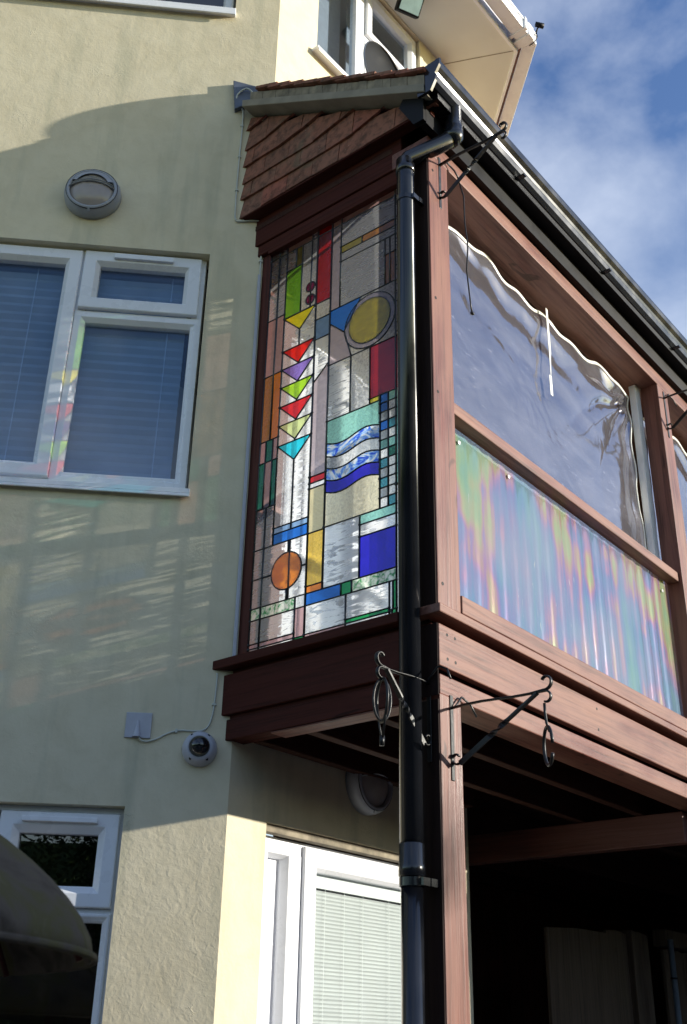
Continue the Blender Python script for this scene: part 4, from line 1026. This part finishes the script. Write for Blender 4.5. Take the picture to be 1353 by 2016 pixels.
for j in range(8):
    q = 2 * math.pi * (j + .35) / 8
    MB().tube([(pc.x + r * math.cos(q), pc.y + r * math.sin(q), hem + HT * h + .001) for h, r in [(h, 1.0 * canopy_r(h)) for h in (0, .1, .2, .3, .4, .5, .6, .7, .8, .9)]], .0035, 6).build('seam', CANV, par, smooth=True)
MB().lathe((pc.x, pc.y, 0), (0, 0, 1), [(.001, .06), (.22, .055), (.25, .02), (.25, 0)], 32, up=(1, 0, 0)).build('base', CONC, par, smooth=True)

# ------------------------------------------------------------------ boards and posts beneath the balcony, lower right
fx = thing('board_fence', 'dark weathered board fence in the shade behind the balcony posts', 'fence', (2.4, 1.35, 0))
def fb(x0, x1, y, z, top=0, th=.022, nm='board'):
    MB().prism([(x0, y, 0), (x1, y, 0), (x1, y, z + top), ((x0 + x1) / 2, y, z + .012 + top / 2), (x0, y, z)], (0, th, 0)).build(nm, FENCE, fx, bevel=.003)
fb(3.05, 3.82, 1.35, 2.285, .03)
fb(3.83, 4.12, 1.36, 2.335)
fb(4.19, 4.47, 1.37, 2.36, -.01); 
MB().box(4.14, 4.19, 1.33, 1.43, 0, 2.36).build('post', FENCE, fx, bevel=.003)
MB().box(4.66, 6.9, 1.32, 1.42, 2.30, 2.41).build('top_rail', FENCE, fx, bevel=.004)
for k in range(13): fb(4.7 + k * .165, 4.855 + k * .165, 1.37, 2.28)
tp_ = thing('thin_pipe', 'thin grey pipe standing between the dark fence boards', 'pipe', (4.56, 1.25, 0))
MB().tube([(4.56, 1.25, 0), (4.56, 1.25, 2.33)], .02, 14).build('tube', simple('grey_pipe', (.16, .19, .23), .35), tp_, smooth=True)
jm = MB()
for z in (1.2, 1.75, 2.08): jm.tube([(4.56, 1.25, z), (4.56, 1.25, z + .012)], .024, 14)
jm.build('joint', FASC, tp_)
# unseen shed added to keep sun out of the passage (out to the right)
sh = thing('sun_blocker_shed', 'unseen dark shed added on the right to block sun from the passage', 'shed', (7.3, -3.6, 0))
RS = Matrix.Translation((4.15, -2.75, 0)) @ Matrix.Rotation(math.atan2(.6, .8), 4, 'Z')
MB().box(0, 3.9, -2.6, 0, 0, 3.36, RS).build('wall', FENCE, sh, bevel=.01)  # body of the added unseen shed, blocks sun
MB().box(-.1, 4.0, -2.7, .02, 3.36, 3.40, RS).build('roof', FASC, sh)  # top of the added unseen shed, blocks sun
sf = thing('sun_blocker_fence', 'tall board fence added out of frame to shade the parasol', 'fence', (.3, -4.1, 0))  # unseen fence added only to keep sun off the parasol
for k in range(14): MB().box(-.85 + k * .15, -.71 + k * .15, -4.05, -4.02, 0, 3.5).build('board', FENCE, sf)
for z in (.5, 1.8, 3.2): MB().box(-.85, 1.25, -4.09, -4.051, z, z + .08).build('rail', FENCE, sf)

# ------------------------------------------------------------------ trees behind the viewer (seen only as reflections)
LEAFM = simple('leaf', (.045, .075, .025), .6, nscale=4, amt=.5, spec=.15)
BARK = simple('bark', (.10, .08, .06), .9, nscale=12, amt=.3)
def bush(x, y, H, Rr, label, n=15000):
    t = thing('tree', label, 'tree', (x, y, 0), 'trees behind the viewer')
    MB().tube([(x, y, 0), (x + .1, y, H * .4), (x - .05, y + .1, H * .75)], .09, 8).build('trunk', BARK, t, smooth=True)
    lf = MB(); cl = [(Vector((random.gauss(0, .55), random.gauss(0, .55), random.uniform(-.9, 1))), random.uniform(.25, .6)) for _ in range(26)]
    for k in range(n):
        c, cr_ = random.choice(cl); v = c + Vector((random.gauss(0, 1), random.gauss(0, 1), random.gauss(0, 1))) * cr_ * .5
        p0 = Vector((x + v.x * Rr, y + v.y * Rr, H * .55 + v.z * H * .42))
        a = Vector((random.gauss(0, 1), random.gauss(0, 1), random.gauss(0, 1))).normalized() * .042; b_2 = a.orthogonal().normalized() * .02
        lf.poly([p0 - a, p0 + b_2, p0 + a, p0 - b_2])
    lf.build('crown', LEAFM, t)
kinds = ['leafy evergreen behind the viewer, left of the path', 'tall leafy evergreen behind the viewer near the middle', 'bushy evergreen straight behind the viewer', 'broad evergreen behind the viewer, right of the path']
for k, (bx, H) in enumerate(((-186, 4.6), (-179, 5.6), (-171, 5.0), (-194, 5.2))):
    q = Vector((CAM.x, CAM.y, 0)) + bear(bx) * 7.0
    bush(q.x, q.y, H, 1.3, kinds[k])
bt = thing('bare_tree', 'bare branching winter tree behind the viewer to the right', 'tree', (6, -13, 0))
tw = MB()
def grow(p, d, ln, r, dep):
    q = p + d * ln; tw.tube([p, (p + q) / 2 + Vector((random.gauss(0, 1), random.gauss(0, 1), 0)) * ln * .04, q], r, 5)
    if dep == 0: return
    for _ in range(3 if dep > 2 else 2):
        nd = (d + Vector((random.gauss(0, .42), random.gauss(0, .42), random.gauss(.08, .25)))).normalized(); grow(q, nd, ln * random.uniform(.62, .82), r * .62, dep - 1)
grow(Vector((6, -13, 0)), Vector((0, 0, 1)), 2.2, .16, 6)
tw.build('branches', BARK, bt)

# ------------------------------------------------------------------ unseen hedges added to block low sky light
def hedge(x0, y0, x1, y1, H, label):
    t = thing('hedge', label, 'hedge', ((x0 + x1) / 2, (y0 + y1) / 2, 0), 'unseen hedges added to block sky light')  # each hedge is an added unseen blocker of low sky light
    a, b = Vector((x0, y0, 0)), Vector((x1, y1, 0)); d = b - a; n = int(d.length / .5); nr = Vector((-d.y, d.x, 0)).normalized()
    mb = MB(); prof = [(-.8, 0), (-.9, H * .4), (-.8, H * .8), (-.4, H), (.4, H), (.8, H * .8), (.9, H * .4), (.8, 0)]; prev = None
    for k in range(n + 1):
        o = a + d * (k / n); cur = []
        for w_, h in prof:
            j = noise.noise(Vector((o.x * .8, o.y * .8, h + w_))) * .35
            cur.append(mb.bm.verts.new(o + nr * (w_ + j) + Vector((0, 0, max(0, h + (j if h > 0 else 0))))))
        if prev:
            for q in range(len(prof) - 1): mb.bm.faces.new((prev[q], cur[q], cur[q + 1], prev[q + 1]))
        prev = cur
    mb.build('foliage', LEAFM, t)
hedge(-22, -15, 34, -15, 4.7, 'long clipped hedge added out of frame to block low sky opposite the balcony')
hedge(-17, -14, -17, 18, 4.5, 'tall hedge added out of frame on the left to block low sky')
q0 = Vector((CAM.x, CAM.y, 0)) - vd * 9.5; sdv = Vector((-vd.y, vd.x, 0))
hedge(*(q0 - sdv * 9)[:2], *(q0 + sdv * 9)[:2], 4.3, 'dark hedge added behind the evergreens to keep bright sky out of reflections')
